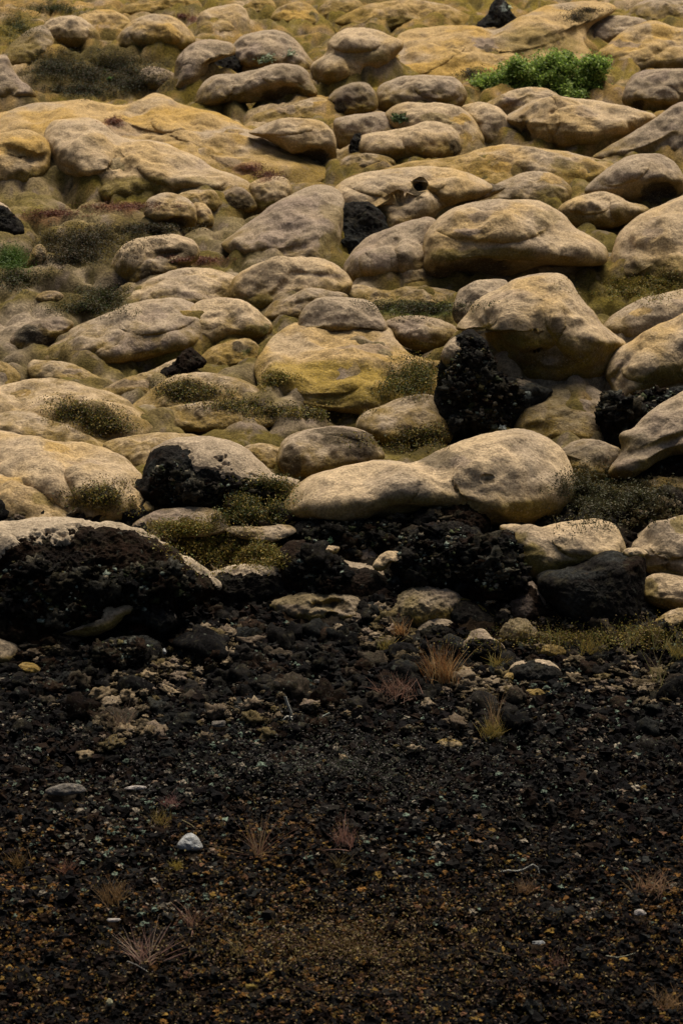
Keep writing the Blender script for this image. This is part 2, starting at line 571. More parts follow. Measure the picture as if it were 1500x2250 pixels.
M("small tan boulder pinched at its foot, at the left edge below the olive slope", [(-30,130),(0,122),(15,121),(30,148),(45,173),(80,205),(66,224),(30,234),(-30,234)], pal='grey', lobes=[(50,208,30,16,-20,.5)])
M("small round-headed boulder at the left end of the arched boulder", [(304,177),(310,155),(330,145),(358,152),(385,165),(396,195),(370,206),(335,200),(312,192)], pal='grey')
M("arched tan boulder bridging over a dark hollow", [(360,205),(380,165),(390,128),(422,98),(450,88),(480,89),(510,97),(514,120),(480,128),(462,138),(452,165),(425,200),(390,212)], pal='grey', lobes=[(400,180,40,25,-50,.35)], sink=.05)
RK("dark rock added to darken the hollow beneath the arched boulder", [(440,160),(455,130),(480,115),(515,118),(530,150),(505,172),(465,175)], pal='rock', yg=168, back=True)  # added body, stands for the shade in the hollow
M("large round tan boulder with pale leafy plants growing on its right", [(495,145),(503,110),(528,80),(562,69),(590,66),(628,75),(655,95),(672,118),(690,145),(665,168),(600,175),(530,165),(505,155)], pal='grey', lobes=[(575,115,60,40,0,.3)], sink=.15, stains=[(500,135,8,15,'b',.6)])
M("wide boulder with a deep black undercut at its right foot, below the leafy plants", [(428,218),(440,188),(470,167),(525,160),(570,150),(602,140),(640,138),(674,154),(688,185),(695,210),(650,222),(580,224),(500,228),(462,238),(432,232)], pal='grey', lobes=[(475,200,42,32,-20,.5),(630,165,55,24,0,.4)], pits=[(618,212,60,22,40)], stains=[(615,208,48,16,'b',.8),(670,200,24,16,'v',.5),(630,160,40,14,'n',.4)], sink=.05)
M("stacked pair of tan lobes left of the golden slope", [(682,165),(686,142),(714,118),(722,90),(750,68),(790,61),(830,67),(858,80),(884,92),(880,112),(852,138),(818,162),(800,186),(770,204),(725,204),(692,188)], pal='tan', lobes=[(725,155,42,34,0,.5),(780,90,60,26,0,.4)], stains=[(800,120,40,16,'v',.5),(720,190,30,14,'v',.6)])
M("small brown rock with a dark mouth left of the pinkish round boulder", [(720,218),(735,198),(770,184),(802,182),(822,198),(830,220),(822,244),(780,254),(740,256),(723,242)], pal='dim', yg=250, stains=[(742,236,24,18,'b',.95),(780,215,40,16,'n',.4),(800,235,20,12,'v',.5)])
M("pinkish round boulder to the left of the green bush", [(824,217),(835,189),(875,171),(915,164),(965,166),(997,171),(1018,190),(1025,212),(1010,236),(970,244),(900,244),(850,246),(828,236)], pal='grey', lobes=[(960,195,52,28,10,.35)], stains=[(935,212,28,12,'m',.7)], sink=.1)
M("tan boulder folded at its crest just below the green bush", [(1058,235),(1098,210),(1140,195),(1180,191),(1212,200),(1230,218),(1200,248),(1140,266),(1090,262)], pal='tan', stains=[(1135,225,24,8,'m',.8)], creases=[(1110,238,1160,215,6,14)])
M("broad tan boulder split by a dark vertical crack, below the green bush", [(1108,262),(1140,240),(1175,219),(1225,211),(1275,216),(1325,224),(1378,236),(1438,254),(1418,282),(1376,307),(1332,328),(1290,342),(1250,338),(1208,324),(1170,320),(1148,304),(1132,282)], pal='tan', lobes=[(1180,265,48,50,0,.45),(1290,280,90,48,5,.35)], creases=[(1146,262,1156,312,6,30),(1212,250,1214,316,7,20)], stains=[(1330,312,60,18,'v',.6),(1290,246,26,12,'m',.5),(1155,290,6,24,'b',.9)])
M("boulder with a small notch at the upper right edge of the picture", [(1366,217),(1374,190),(1390,164),(1422,152),(1462,151),(1545,156),(1545,230),(1465,250),(1432,252),(1400,240),(1376,232)], pal='grey', lobes=[(1440,215,50,24,0,.4)], pits=[(1402,232,9,7,14)], stains=[(1402,232,10,8,'b',.9),(1435,172,32,10,'m',.7)])
MD("long ochre ledge behind the overhanging boulder, centre left", [(538,278),(555,255),(590,240),(628,234),(652,224),(702,213),(726,228),(730,258),(690,272),(600,276)], pal='ochre', stains=[(620,240,30,8,'m',.6)])
M("tan boulder between the two dark-mouthed rocks, under the brown rock", [(733,264),(760,254),(800,249),(852,251),(874,282),(845,314),(800,334),(752,334),(736,302)], pal='grey')
M("ochre-bellied boulder bearing a small green plant on its side", [(846,252),(865,234),(900,224),(990,228),(1032,250),(1052,285),(1064,312),(1052,338),(1010,344),(988,314),(960,300),(915,285),(875,284),(853,272)], pal='warm', stains=[(878,266,20,12,'g',.6),(975,262,60,14,'v',.5),(1010,260,22,18,'o',.8)], lobes=[(1020,300,40,30,40,.3)], k=.6)
M("smooth tan boulder left of the vertical crack", [(1012,235),(1050,224),(1092,234),(1118,260),(1138,285),(1146,312),(1132,326),(1070,328),(1046,305),(1030,270)], pal='tan', stains=[(1090,315,40,8,'v',.5)])
M("wide tan boulder with a dark slot at its right foot, mid distance", [(772,322),(785,302),(802,294),(850,289),(900,279),(937,267),(977,271),(1008,295),(1014,328),(992,350),(925,362),(870,364),(810,352),(780,344)], pal='tan', lobes=[(945,310,60,34,0,.3),(840,325,50,28,0,.3)], stains=[(1002,325,10,14,'b',.9)])
RK("thin upright sliver of black rock beside the wide tan boulder", [(768,345),(771,312),(779,296),(791,297),(789,326),(781,345)], sink=.05, k=.5)
M("low tan boulder at the foot of the black sliver", [(735,372),(758,346),(790,337),(832,339),(868,355),(845,375),(780,382)], pal='grey')
M("tall tan shoulder of moss leaning in from the right edge", [(1300,348),(1330,326),(1376,300),(1415,275),(1460,245),(1500,224),(1560,220),(1560,370),(1490,362),(1440,352),(1390,358),(1345,364)], pal='grey', creases=[(1400,345,1480,300,8,16)], stains=[(1490,340,26,20,'v',.6),(1480,275,24,10,'m',.6)], k=.6)
MD("large golden hummock filling the left of the field", [(-60,330),(-40,262),(0,248),(75,225),(130,225),(185,216),(222,224),(272,231),(310,214),(342,203),(372,214),(398,232),(465,245),(517,265),(545,282),(600,310),(645,340),(730,377),(700,405),(645,420),(560,430),(400,436),(200,430),(60,400)], pal='ochre', lean=1.9, k=.5,
   lobes=[(345,250,100,40,10,.4),(150,280,130,45,0,.3),(450,290,120,36,12,.35),(560,350,120,34,15,.25),(250,240,60,20,0,.3)], stains=[(245,268,24,12,'r',.95),(400,265,120,26,'o',.6),(545,370,28,10,'r',.7),(600,395,20,8,'r',.7),(280,285,45,14,'m',.6),(120,255,60,14,'o',.5),(500,355,30,8,'m',.5)], creases=[(380,300,640,360,7,14),(420,270,560,310,6,12),(270,235,380,260,8,12)])
M("left-edge ochre mound with a brown groove, beside the golden hummock", [(-50,300),(0,293),(30,288),(66,284),(98,300),(112,330),(112,362),(98,390),(72,420),(40,428),(-50,424)], pal='ochre', lobes=[(50,320,60,24,10,.3)], creases=[(0,320,90,350,8,18)], stains=[(60,395,40,20,'v',.5)])
M("big front bulge of the golden hummock with an olive belly", [(95,305),(110,270),(150,261),(215,264),(262,300),(350,310),(420,340),(480,375),(547,398),(552,432),(480,432),(380,436),(320,444),(262,450),(208,444),(188,405),(135,380),(108,345)], pal='warm', lean=1.2, flank=.5,
  lobes=[(180,320,80,60,25,.35),(400,380,100,36,10,.3)], stains=[(290,410,90,26,'v',.8),(430,405,60,14,'v',.4),(450,360,30,8,'m',.5)], creases=[(240,300,280,370,12,16),(360,390,470,385,9,12)], yg=432)
M("ochre boulder with a purple-brown top, right of the big bulge, above the cave mouth", [(548,418),(555,400),(590,387),(626,391),(640,412),(636,440),(606,460),(582,470),(560,455)], pal='warm', stains=[(580,388,30,9,'r',.7),(595,450,34,12,'v',.7)], flank=.7)
M("grey brown rock between the bulge and the small ochre boulder", [(482,434),(500,415),(530,411),(554,430),(564,458),(532,468),(495,464)], pal='dim', stains=[(520,450,40,16,'d',.8),(520,420,30,8,'m',.5)])
M("low tan boulder behind the helmet-shaped boulder", [(380,438),(400,423),(430,417),(462,417),(482,430),(493,452),(480,468),(440,470),(400,460)], pal='tan')
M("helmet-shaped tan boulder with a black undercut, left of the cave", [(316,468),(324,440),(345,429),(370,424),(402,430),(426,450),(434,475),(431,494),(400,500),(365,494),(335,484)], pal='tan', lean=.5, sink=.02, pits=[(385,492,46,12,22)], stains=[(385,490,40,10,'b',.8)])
M("small dark-footed boulder leaning on the helmet-shaped one", [(424,450),(445,446),(462,460),(470,478),(466,498),(442,504),(430,488)], pal='warm', stains=[(450,492,18,10,'b',.8)])
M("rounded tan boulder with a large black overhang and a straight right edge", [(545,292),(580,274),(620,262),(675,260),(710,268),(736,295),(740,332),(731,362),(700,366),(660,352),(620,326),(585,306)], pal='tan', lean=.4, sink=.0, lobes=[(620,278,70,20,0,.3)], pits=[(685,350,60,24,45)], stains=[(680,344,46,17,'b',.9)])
MD("wide ochre moss ridge running behind the cave boulder", [(820,385),(875,360),(960,349),(1015,339),(1060,324),(1110,319),(1175,324),(1225,329),(1275,339),(1328,354),(1360,372),(1300,410),(1225,425),(1150,430),(1075,430),(1000,425),(900,420)], pal='ochre', stains=[(1100,365,30,10,'o',.8),(1245,362,30,12,'v',.5),(1090,340,40,8,'t',.5)], creases=[(1060,340,1180,390,8,14)])
M("left slope of the cave boulder, ribbed with brown grooves", [(485,535),(520,510),(560,480),(600,450),(640,427),(690,409),(738,413),(760,445),(752,500),(745,545),(740,590),(700,598),(620,580),(560,570),(508,562)], pal='grey', lean=1.2, flank=.3, stains=[(725,555,26,40,'v',.7),(735,470,26,30,'v',.4)], creases=[(560,520,690,480,7,12),(600,560,700,530,6,10)])
M("big tan boulder overhanging the black cave, with a round dark hole in its top", [(716,478),(724,430),(745,404),(790,384),(850,371),(920,367),(990,371),(1042,385),(1082,412),(1050,436),(985,456),(950,486),(900,520),(845,530),(826,490),(805,456),(765,464),(740,486)], pal='tan', lean=.7, yg=535, k=.7,
  lobes=[(890,470,80,50,0,.4),(870,400,110,34,0,.3)], pits=[(921,414,14,14,42)], stains=[(921,416,13,12,'b',1),(765,462,22,10,'v',.5)], creases=[(915,400,975,445,8,26)])
RK("black rock added to darken the inside of the cave", [(722,480),(745,450),(790,445),(826,455),(848,500),(846,550),(800,580),(745,572),(728,530)], pal='rock', yg=560, k=.4, back=True)  # added behind the opening so that the cave reads black
M("low tan boulder with an ochre foot between the ridge and the long boulder", [(1018,452),(1068,416),(1100,400),(1140,382),(1175,376),(1216,384),(1248,405),(1254,432),(1236,462),(1190,466),(1120,462)], pal='grey', stains=[(1210,430,40,22,'v',.6),(1210,395,20,12,'o',.5)])
M("jagged little dark outcrop on the tan slope above the long boulder", [(1010,440),(1040,428),(1072,404),(1090,406),(1110,412),(1095,424),(1060,438),(1030,446)], pal='grey', stains=[(1075,412,24,8,'d',.8),(1050,430,24,6,'m',.7)])
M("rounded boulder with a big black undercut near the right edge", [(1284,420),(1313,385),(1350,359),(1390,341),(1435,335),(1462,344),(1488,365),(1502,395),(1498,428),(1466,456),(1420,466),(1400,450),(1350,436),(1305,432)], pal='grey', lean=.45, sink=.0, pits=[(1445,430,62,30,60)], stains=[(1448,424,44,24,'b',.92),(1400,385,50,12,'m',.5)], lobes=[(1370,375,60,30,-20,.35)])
M("small ochre boulder on the crest left of the tall right-hand shoulder", [(1225,462),(1250,440),(1290,424),(1325,421),(1362,434),(1382,444),(1412,450),(1425,464),(1385,488),(1340,502),(1275,504),(1238,490)], pal='warm', lobes=[(1290,450,50,22,0,.35)], creases=[(1330,440,1345,480,7,14)])
M("left lobes of the long boulder, lumpy and grey-tan", [(752,598),(763,565),(795,529),(840,508),(885,488),(945,478),(975,520),(965,580),(935,630),(875,638),(840,644),(800,640),(763,624)], pal='grey', lobes=[(900,570,40,55,15,.55),(835,580,40,42,0,.45),(785,590,30,36,0,.4)], creases=[(870,530,872,610,7,16)], stains=[(835,575,14,12,'m',.7),(820,625,50,14,'v',.6),(900,570,20,8,'d',.4)])
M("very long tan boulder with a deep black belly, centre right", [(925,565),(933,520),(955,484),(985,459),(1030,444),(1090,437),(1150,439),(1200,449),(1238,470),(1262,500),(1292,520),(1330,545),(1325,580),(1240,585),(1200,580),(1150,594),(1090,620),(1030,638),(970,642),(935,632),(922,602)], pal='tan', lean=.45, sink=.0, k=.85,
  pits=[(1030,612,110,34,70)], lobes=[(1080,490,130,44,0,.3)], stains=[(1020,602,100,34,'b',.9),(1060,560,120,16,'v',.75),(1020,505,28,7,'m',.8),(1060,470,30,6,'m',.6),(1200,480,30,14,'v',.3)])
M("small knobbed boulder standing at the left corner of the black belly", [(862,640),(872,605),(884,584),(910,574),(934,590),(936,628),(902,642)], pal='grey', lean=.4)
M("large boulder half out of the picture on the right, ochre on its flank", [(1343,590),(1348,540),(1360,508),(1386,484),(1420,464),(1462,444),(1500,429),(1570,420),(1570,640),(1460,640),(1400,622),(1370,622)], pal='warm', lean=.8, stains=[(1440,515,22,14,'m',.6),(1385,600,30,18,'d',.6),(1470,590,70,30,'v',.5)])
MD("low ochre ledge in front of the black belly", [(1090,615),(1140,585),(1190,574),(1250,578),(1350,594),(1325,630),(1290,652),(1200,655),(1130,650)], pal='ochre', stains=[(1200,590,70,8,'t',.5),(1280,625,30,12,'v',.6)])
MD("grey lumpy strip of moss beside the tall pale boulder", [(735,645),(780,624),(850,638),(900,629),(970,634),(1005,645),(1000,672),(920,680),(840,690),(765,672)], pal='grey', stains=[(880,672,60,14,'g',.5)])
RK("black rock with a crust of red-brown plants at the left edge", [(-40,440),(5,448),(30,473),(52,497),(45,516),(0,522),(-40,520)], pal='rock', yg=515, cap=[(-40,4),(50,4)], capcol='y')
M("pale tan boulder broken open to grey rock on its right side", [(245,582),(258,550),(288,529),(340,519),(380,516),(417,524),(434,542),(434,568),(395,595),(350,606),(300,620),(268,614),(249,602)], pal='pale', lobes=[(285,570,36,40,0,.3)], stains=[(385,552,50,16,'d',.85),(365,585,40,12,'d',.8),(350,535,25,8,'n',.6)], pits=[(375,560,30,10,14)])
M("grey lichen-covered stone set in the broken side of the pale boulder", [(284,620),(300,580),(325,564),(352,561),(388,580),(394,600),(352,612),(310,626)], pal='dim', stains=[(330,605,30,12,'d',.85),(370,575,16,8,'d',.6),(350,570,30,8,'y',.6)])
M("grey stone poking from the left end of the heather bank", [(60,585),(66,560),(78,540),(94,537),(104,560),(95,590),(75,595)], pal='dim', stains=[(85,580,16,16,'d',.8)])
M("little pink-tan hump in the dark heather on the left", [(78,655),(98,640),(130,641),(142,655),(118,670),(92,668)], pal='grey')
M("dome-shaped pinkish boulder, behind the long spreading one", [(265,670),(293,635),(340,610),(395,591),(450,588),(487,596),(525,616),(510,650),(495,680),(430,694),(350,694),(285,690)], pal='pale', lean=1.0, lobes=[(420,640,90,36,0,.25)], stains=[(445,650,50,8,'m',.5)])
M("rounded tan boulder with fine grooves in the centre of the field", [(498,655),(508,620),(545,590),(602,571),(665,566),(722,574),(757,600),(774,625),(750,655),(700,670),(640,680),(590,690),(530,680)], pal='tan', stains=[(570,662,34,20,'v',.7),(720,605,40,6,'m',.6)], creases=[(640,600,760,612,6,12),(600,650,640,610,7,10)])
M("grey wrinkled boulder in front of the grooved one", [(578,695),(598,665),(640,650),(680,634),(732,639),(765,652),(730,690),(660,712),(620,716),(588,710)], pal='grey', creases=[(640,670,740,655,6,12)])
M("dark grey stone lobes at the left end of the spreading boulder", [(22,748),(45,720),(80,704),(125,696),(162,710),(145,735),(112,758),(92,776),(50,780),(26,768)], pal='dim', stains=[(60,735,30,20,'s',.9),(120,715,30,10,'m',.6),(95,750,30,16,'d',.9)])
M("long spreading pinkish boulder sloping down to the left", [(90,785),(148,730),(200,704),(240,684),(280,669),(340,656),(390,654),(432,668),(475,700),(455,745),(385,778),(280,798),(180,804),(115,800)], pal='grey', lean=1.3, lobes=[(350,700,90,34,-10,.3),(200,750,80,34,-20,.3)], stains=[(245,745,26,10,'m',.8),(300,790,90,12,'o',.6),(340,690,24,8,'m',.6)], creases=[(200,780,330,700,7,12)])
M("smooth tan boulder joined to the right end of the spreading one", [(383,715),(420,675),(450,659),(490,653),(532,661),(567,684),(599,710),(592,738),(550,752),(500,760),(440,766),(398,752)], pal='pale', stains=[(560,735,30,18,'v',.7),(585,722,12,12,'g',.6),(440,755,40,10,'v',.5)])
M("small tan boulder between the domed boulder and the tall pale one", [(843,712),(870,696),(905,694),(952,699),(988,710),(1010,735),(990,760),(965,776),(930,774),(890,762),(858,740)], pal='grey', stains=[(900,712,20,8,'m',.6),(920,760,50,10,'v',.5)], sink=.05)
MD("yellow moss mound that carries the domed head boulder", [(560,800),(575,770),(600,740),(640,712),(700,700),(800,706),(855,720),(872,748),(902,778),(950,790),(980,802),(975,860),(900,898),(820,908),(700,902),(620,880),(570,848)], pal='ochre', lean=1.6, k=.6, flank=.2, stains=[(630,750,50,24,'t',.8),(800,765,60,14,'m',.6),(720,830,140,34,'u',.8),(830,870,80,18,'u',.7),(915,825,50,30,'v',.7),(780,880,120,16,'v',.5),(680,760,40,10,'t',.6)], lobes=[(700,840,100,30,0,.25)])
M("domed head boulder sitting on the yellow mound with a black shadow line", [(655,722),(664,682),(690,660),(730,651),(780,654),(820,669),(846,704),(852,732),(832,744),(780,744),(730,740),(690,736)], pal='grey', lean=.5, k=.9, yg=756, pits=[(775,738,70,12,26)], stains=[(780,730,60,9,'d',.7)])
MD("pale flat mound with a small dark hollow near the black spike", [(428,800),(458,768),(500,750),(545,744),(568,762),(558,795),(500,812),(450,812)], pal='tan', stains=[(527,764,24,10,'d',.9),(540,772,8,6,'g',.6)])
MD("pale moss apron climbing to the black spike from the left", [(215,865),(265,837),(330,815),(390,788),(405,800),(370,850),(320,885),(270,890)], pal='pale', k=.5, stains=[(290,845,60,8,'m',.5)])
RK("black spike of rock rising from the pale moss", [(338,832),(372,806),(398,785),(411,768),(428,771),(452,796),(430,804),(405,826),(365,845)], pal='brown', yg=858, k=.5)
MD("pale mound with dark heather growing down its front", [(290,893),(338,850),(388,824),(450,817),(527,834),(577,860),(604,892),(550,915),(475,905),(400,905),(320,905)], pal='pale', k=.55, stains=[(420,862,70,26,'h',.9),(520,890,60,10,'m',.5)])
MD("knobbly tan moss ridge above the pale dome on the left", [(60,812),(70,794),(95,792),(140,794),(177,805),(212,825),(240,846),(190,856),(110,848),(72,832)], pal='tan', stains=[(105,812,18,7,'d',.7),(160,815,22,6,'m',.6)])
MD("yellow moss bank cut off by the left edge", [(-60,800),(0,794),(32,810),(45,832),(20,855),(-60,858)], pal='ochre', stains=[(0,830,20,22,'v',.6)])
M("broad pale dome with a dark heather patch on its right flank", [(-60,870),(0,849),(30,842),(80,832),(140,834),(200,849),(252,865),(295,890),(325,912),(335,945),(290,975),(200,985),(100,970),(-60,950)], pal='warm', lean=1.5, k=.6, stains=[(190,915,80,22,'h',.7)], flank=.3)
MD("grey rubbly moss ridge right of the heather mound", [(320,912),(370,893),(410,888),(462,881),(522,891),(562,905),(625,925),(560,946),(450,950),(350,942)], pal='grey', creases=[(420,890,440,930,7,14)], stains=[(500,896,30,10,'d',.5)])
MD("pale tan ridge at the left edge under the broad dome", [(-60,925),(30,901),(70,904),(110,921),(150,929),(190,949),(232,972),(244,996),(200,1012),(100,1000),(-60,970)], pal='pale')
MD("smooth tan saddle between the striped slope and the crusted rock", [(225,978),(280,960),(350,949),(420,954),(452,970),(410,1010),(345,1060),(310,1060),(275,1020)], pal='tan', k=.5)
M("striped tan slope with a soft vertical crease, left side", [(-60,950),(0,946),(60,955),(125,969),(200,974),(262,1000),(302,1035),(322,1065),(348,1120),(302,1142),(250,1158),(200,1162),(150,1150),(90,1130),(-60,1060)], pal='warm', lean=1.2, flank=.35, creases=[(140,1000,155,1110,10,22)], lobes=[(230,1060,90,70,40,.3)], stains=[(210,1095,70,32,'v',.65),(190,1010,40,10,'m',.4),(120,985,30,8,'o',.5)])
MD("brightest ochre-tan slope at the lower left edge, in front of the striped one", [(-60,1000),(5,991),(32,1005),(66,1045),(102,1080),(142,1105),(175,1137),(205,1165),(150,1190),(50,1195),(-60,1190)], pal='warm', lean=1.2, stains=[(90,1105,26,10,'v',.6),(40,1060,60,14,'o',.5)])
M("small tan hump left of the black-streaked boulder", [(533,988),(560,975),(597,977),(622,990),(618,1025),(597,1046),(560,1030)], pal='tan')
M("tan boulder with a broad black streak across its top", [(610,1015),(618,975),(650,949),(700,937),(750,934),(797,945),(828,975),(845,1004),(805,1036),(740,1050),(680,1060),(628,1052)], pal='grey', lean=.6, stains=[(770,965,60,16,'d',.9),(800,990,40,16,'d',.8),(640,1020,20,34,'d',.8),(730,950,50,9,'d',.7)], creases=[(700,955,830,985,6,12)])
M("flat-topped grey tan boulder left of the dark lichen rock", [(780,938),(798,910),(840,889),(880,874),(920,866),(955,872),(970,900),(990,935),(985,972),(900,982),(840,975),(798,955)], pal='grey', lean=.8, stains=[(920,870,30,9,'n',.7),(880,975,100,12,'v',.6)], sink=.15)
RK("dark crag under the tall pale boulder, spotted with pale green lichen", [(962,815),(985,770),(1008,738),(1035,724),(1060,745),(1085,800),(1125,835),(1175,848),(1212,862),(1165,905),(1135,955),(1050,980),(985,980),(950,925)], pal='rock', yg=950, rough=1.0, lean=.2, k=.45, stains=[(1040,790,12,8,'w',.7),(1012,808,8,8,'w',.5),(1085,855,11,11,'w',.7),(1070,885,9,9,'w',.6),(1160,862,8,9,'w',.6),(1055,845,14,16,'y',.5),(1005,850,9,8,'w',.4),(1100,795,30,14,'s',.6),(1150,840,22,14,'y',.4)])
M("small pale lobe at the left edge of the dark crag", [(967,785),(984,750),(1006,738),(1018,755),(1012,792),(985,810)], pal='grey', lean=.3, yg=850, forward=0.30)
M("grey shoulder behind the left of the tall pale boulder", [(993,682),(1004,645),(1030,624),(1070,614),(1115,620),(1120,680),(1045,720),(1002,710)], pal='grey', lean=.6, yg=860, stains=[(1005,695,14,20,'b',.7)])
M("tall pale boulder, the highest in the field, with a knobbed left brow", [(1001,722),(1028,685),(1045,659),(1090,634),(1140,609),(1190,602),(1232,604),(1257,625),(1282,660),(1303,685),(1325,717),(1372,752),(1358,780),(1328,826),(1300,838),(1230,850),(1175,846),(1118,808),(1078,760),(1058,720),(1030,728)], pal='tan', lean=.35, k=.8, yg=905, flank=.7,
  lobes=[(1150,700,90,75,20,.35),(1270,720,60,100,-35,.3),(1060,690,40,30,-20,.3)], creases=[(1205,640,1210,780,12,22),(1030,700,1110,770,8,14)], stains=[(1180,790,90,26,'d',.55),(1110,760,40,26,'v',.7),(1240,720,26,30,'n',.45),(1130,650,50,14,'m',.4),(1170,740,50,14,'v',.4)])
M("flat grey-olive boulder at the foot of the tall pale one", [(1124,935),(1148,895),(1185,865),(1220,844),(1260,837),(1297,849),(1328,870),(1336,905),(1325,950),(1300,975),(1240,985),(1195,980),(1150,962)], pal='dim', lean=1.1, creases=[(1160,940,1300,905,9,16)])
M("rounded tan boulder at the right edge, behind the steep one", [(1322,718),(1344,690),(1400,659),(1450,644),(1500,634),(1570,628),(1570,760),(1450,775),(1400,765),(1358,758),(1334,740)], pal='tan', stains=[(1400,690,36,9,'o',.6),(1490,665,30,14,'m',.5)])
RK("black lichened rock filling the gap between the right-hand boulders", [(1312,905),(1330,868),(1352,890),(1400,872),(1450,860),(1570,850),(1570,960),(1480,985),(1400,990),(1340,990)], pal='rock', yg=985, lean=.3, k=.6, stains=[(1352,880,10,22,'w',.4),(1335,905,12,26,'s',.7),(1370,935,12,20,'w',.3)])
M("steep tan boulder on the right with a long dark undercut", [(1328,820),(1348,770),(1388,750),(1420,725),(1470,700),(1570,675),(1570,850),(1500,850),(1440,858),(1400,870),(1352,892),(1340,850)], pal='tan', lean=.5, yg=935, k=.7, creases=[(1350,830,1400,770,8,22)], lobes=[(1450,780,90,50,-25,.3)], stains=[(1365,800,20,16,'m',.6),(1480,835,90,22,'v',.7),(1450,865,60,12,'d',.6)])
M("steep grey tan boulder with an overhang, right edge, above the dark hollow", [(1336,1035),(1362,990),(1362,955),(1393,940),(1433,900),(1500,862),(1570,845),(1570,1000),(1480,1004),(1440,1022),(1392,1050),(1348,1050)], pal='grey', lean=.5, yg=1080, creases=[(1380,1000,1500,960,8,18)], stains=[(1410,965,30,14,'s',.6),(1380,1020,36,14,'m',.6)], sink=0)
RK("dark red-brown slab tucked under the right-hand overhang", [(1385,1050),(1420,1010),(1480,995),(1570,990),(1570,1060),(1450,1075),(1400,1075)], pal='brown', yg=1085, k=.5)
M("low grey cushion of moss in the shade under the overhang", [(1385,1068),(1410,1050),(1455,1044),(1570,1048),(1570,1092),(1455,1096),(1400,1088)], pal='dim')
M("grey olive block behind the right end of the biggest boulder", [(1226,990),(1268,967),(1315,968),(1362,990),(1358,1025),(1330,1058),(1285,1075),(1262,1060),(1242,1010)], pal='dim', lean=.6, stains=[(1290,1000,60,20,'s',.4),(1300,1045,30,18,'v',.5)])
RK("crusted black rock with a tan rim and grey lichen face, left of centre", [(316,1040),(328,1005),(345,984),(390,969),(450,966),(502,975),(542,995),(572,1025),(604,1050),(654,1062),(645,1085),(600,1100),(560,1120),(450,1130),(360,1128),(325,1085)], pal='rock', yg=1115, rough=.6, cap=[(316,5),(390,10),(425,46),(450,64),(490,68),(530,66),(570,52),(600,42),(650,40)], capcol='y', lean=.3, stains=[(335,1020,14,26,'s',.8),(365,1035,9,8,'w',.5),(390,1032,12,12,'w',.55),(425,1024,8,4,'w',.6),(400,1075,60,18,'s',.8),(345,1065,16,14,'s',.6),(375,1085,20,10,'w',.25),(445,1050,20,16,'s',.5)])
M("biggest boulder in the field, long and two-lobed, with a small black hole", [(617,1125),(633,1085),(670,1055),(720,1034),(775,1019),(840,1014),(902,1019),(960,990),(1010,970),(1060,954),(1100,944),(1140,941),(1182,954),(1224,975),(1248,1005),(1264,1045),(1268,1082),(1245,1125),(1200,1148),(1120,1158),(1040,1150),(960,1130),(900,1134),(820,1142),(720,1146),(650,1140)], pal='pale', lean=.55, k=.85, yg=1150, flank=.45,
  lobes=[(1130,1050,140,100,10,.12),(770,1082,150,56,-5,.12)], pits=[(1070,1048,12,6,8)], creases=[(900,1024,960,1044,14,8)], stains=[(1071,1049,10,4,'b',.75),(965,1008,55,18,'s',.7),(1010,1015,26,12,'m',.6),(1085,1012,22,7,'m',.5),(1170,1125,90,26,'v',.75),(900,1105,60,24,'v',.5),(750,1138,140,12,'d',.8)])
MD("low crusted ridge of tan moss among olive grass, under the black rock", [(290,1155),(338,1125),(400,1114),(460,1117),(492,1135),(500,1165),(450,1178),(380,1180),(320,1175)], pal='grey', stains=[(400,1160,80,16,'v',.8),(350,1140,30,8,'d',.5)], k=.6, forward=0.22)
MD("narrow pale ledge with a dark lower edge, left of the biggest boulder", [(495,1165),(520,1155),(570,1158),(630,1152),(650,1170),(600,1190),(540,1185)], pal='grey', stains=[(535,1175,34,8,'n',.8)], k=.5, forward=0.25)

# ------------------------------------------------------------------ the broken lip of the lava and the rocks below it
RK("long black overhang with a thick pale rim of moss, lower left", [(-60,1165),(0,1156),(50,1149),(100,1144),(150,1144),(200,1151),(280,1157),(330,1174),(365,1194),(390,1219),(425,1239),(462,1264),(480,1300),(400,1350),(300,1385),(150,1420),(-60,1430)], pal='brown', yg=1400, lean=.25, k=.55, cap=[(-60,100),(0,85),(40,52),(110,40),(165,36),(185,14),(290,8),(340,9),(390,16),(440,20),(470,16)], capcol='p',
   stains=[(150,1240,90,30,'b',.6),(270,1200,110,16,'n',.8),(120,1290,40,14,'y',.4),(215,1310,30,10,'s',.6),(60,1320,30,60,'b',.8),(300,1290,26,10,'y',.35),(20,1260,24,30,'s',.6)])
RK("low black rock with a thin bright moss rim beside the round black boulder", [(438,1290),(470,1261),(520,1249),(580,1247),(618,1249),(630,1300),(560,1330),(480,1330)], pal='rock', yg=1325, lean=.3, cap=[(438,7),(480,11),(540,14),(580,14),(630,18)], capcol='p')
RK("round black boulder with a rusty face, split from the lava edge", [(607,1238),(614,1210),(640,1191),(690,1187),(716,1204),(742,1225),(752,1260),(745,1300),(700,1315),(640,1300),(615,1268)], pal='brown', yg=1312, lean=.3, rough=.5, stains=[(700,1260,36,20,'n',.9)])
RK("lower dark brown boulder with a curling moss crust on its crest", [(715,1270),(735,1232),(770,1238),(815,1248),(845,1262),(856,1290),(830,1318),(770,1326),(720,1318)], pal='brown', yg=1322, rough=.6, cap=[(715,6),(760,8),(856,10)], capcol='y')
M("white curl of moss bent over a dark hole", [(818,1245),(835,1220),(856,1210),(878,1214),(894,1230),(890,1240),(872,1232),(855,1240),(838,1256)], pal='pale', yg=1262, lean=.4, k=.6, forward=0.20)
M("small pink-brown moss lump left of the white curl", [(783,1228),(795,1208),(815,1205),(828,1222),(820,1242),(797,1246)], pal='grey', yg=1256)
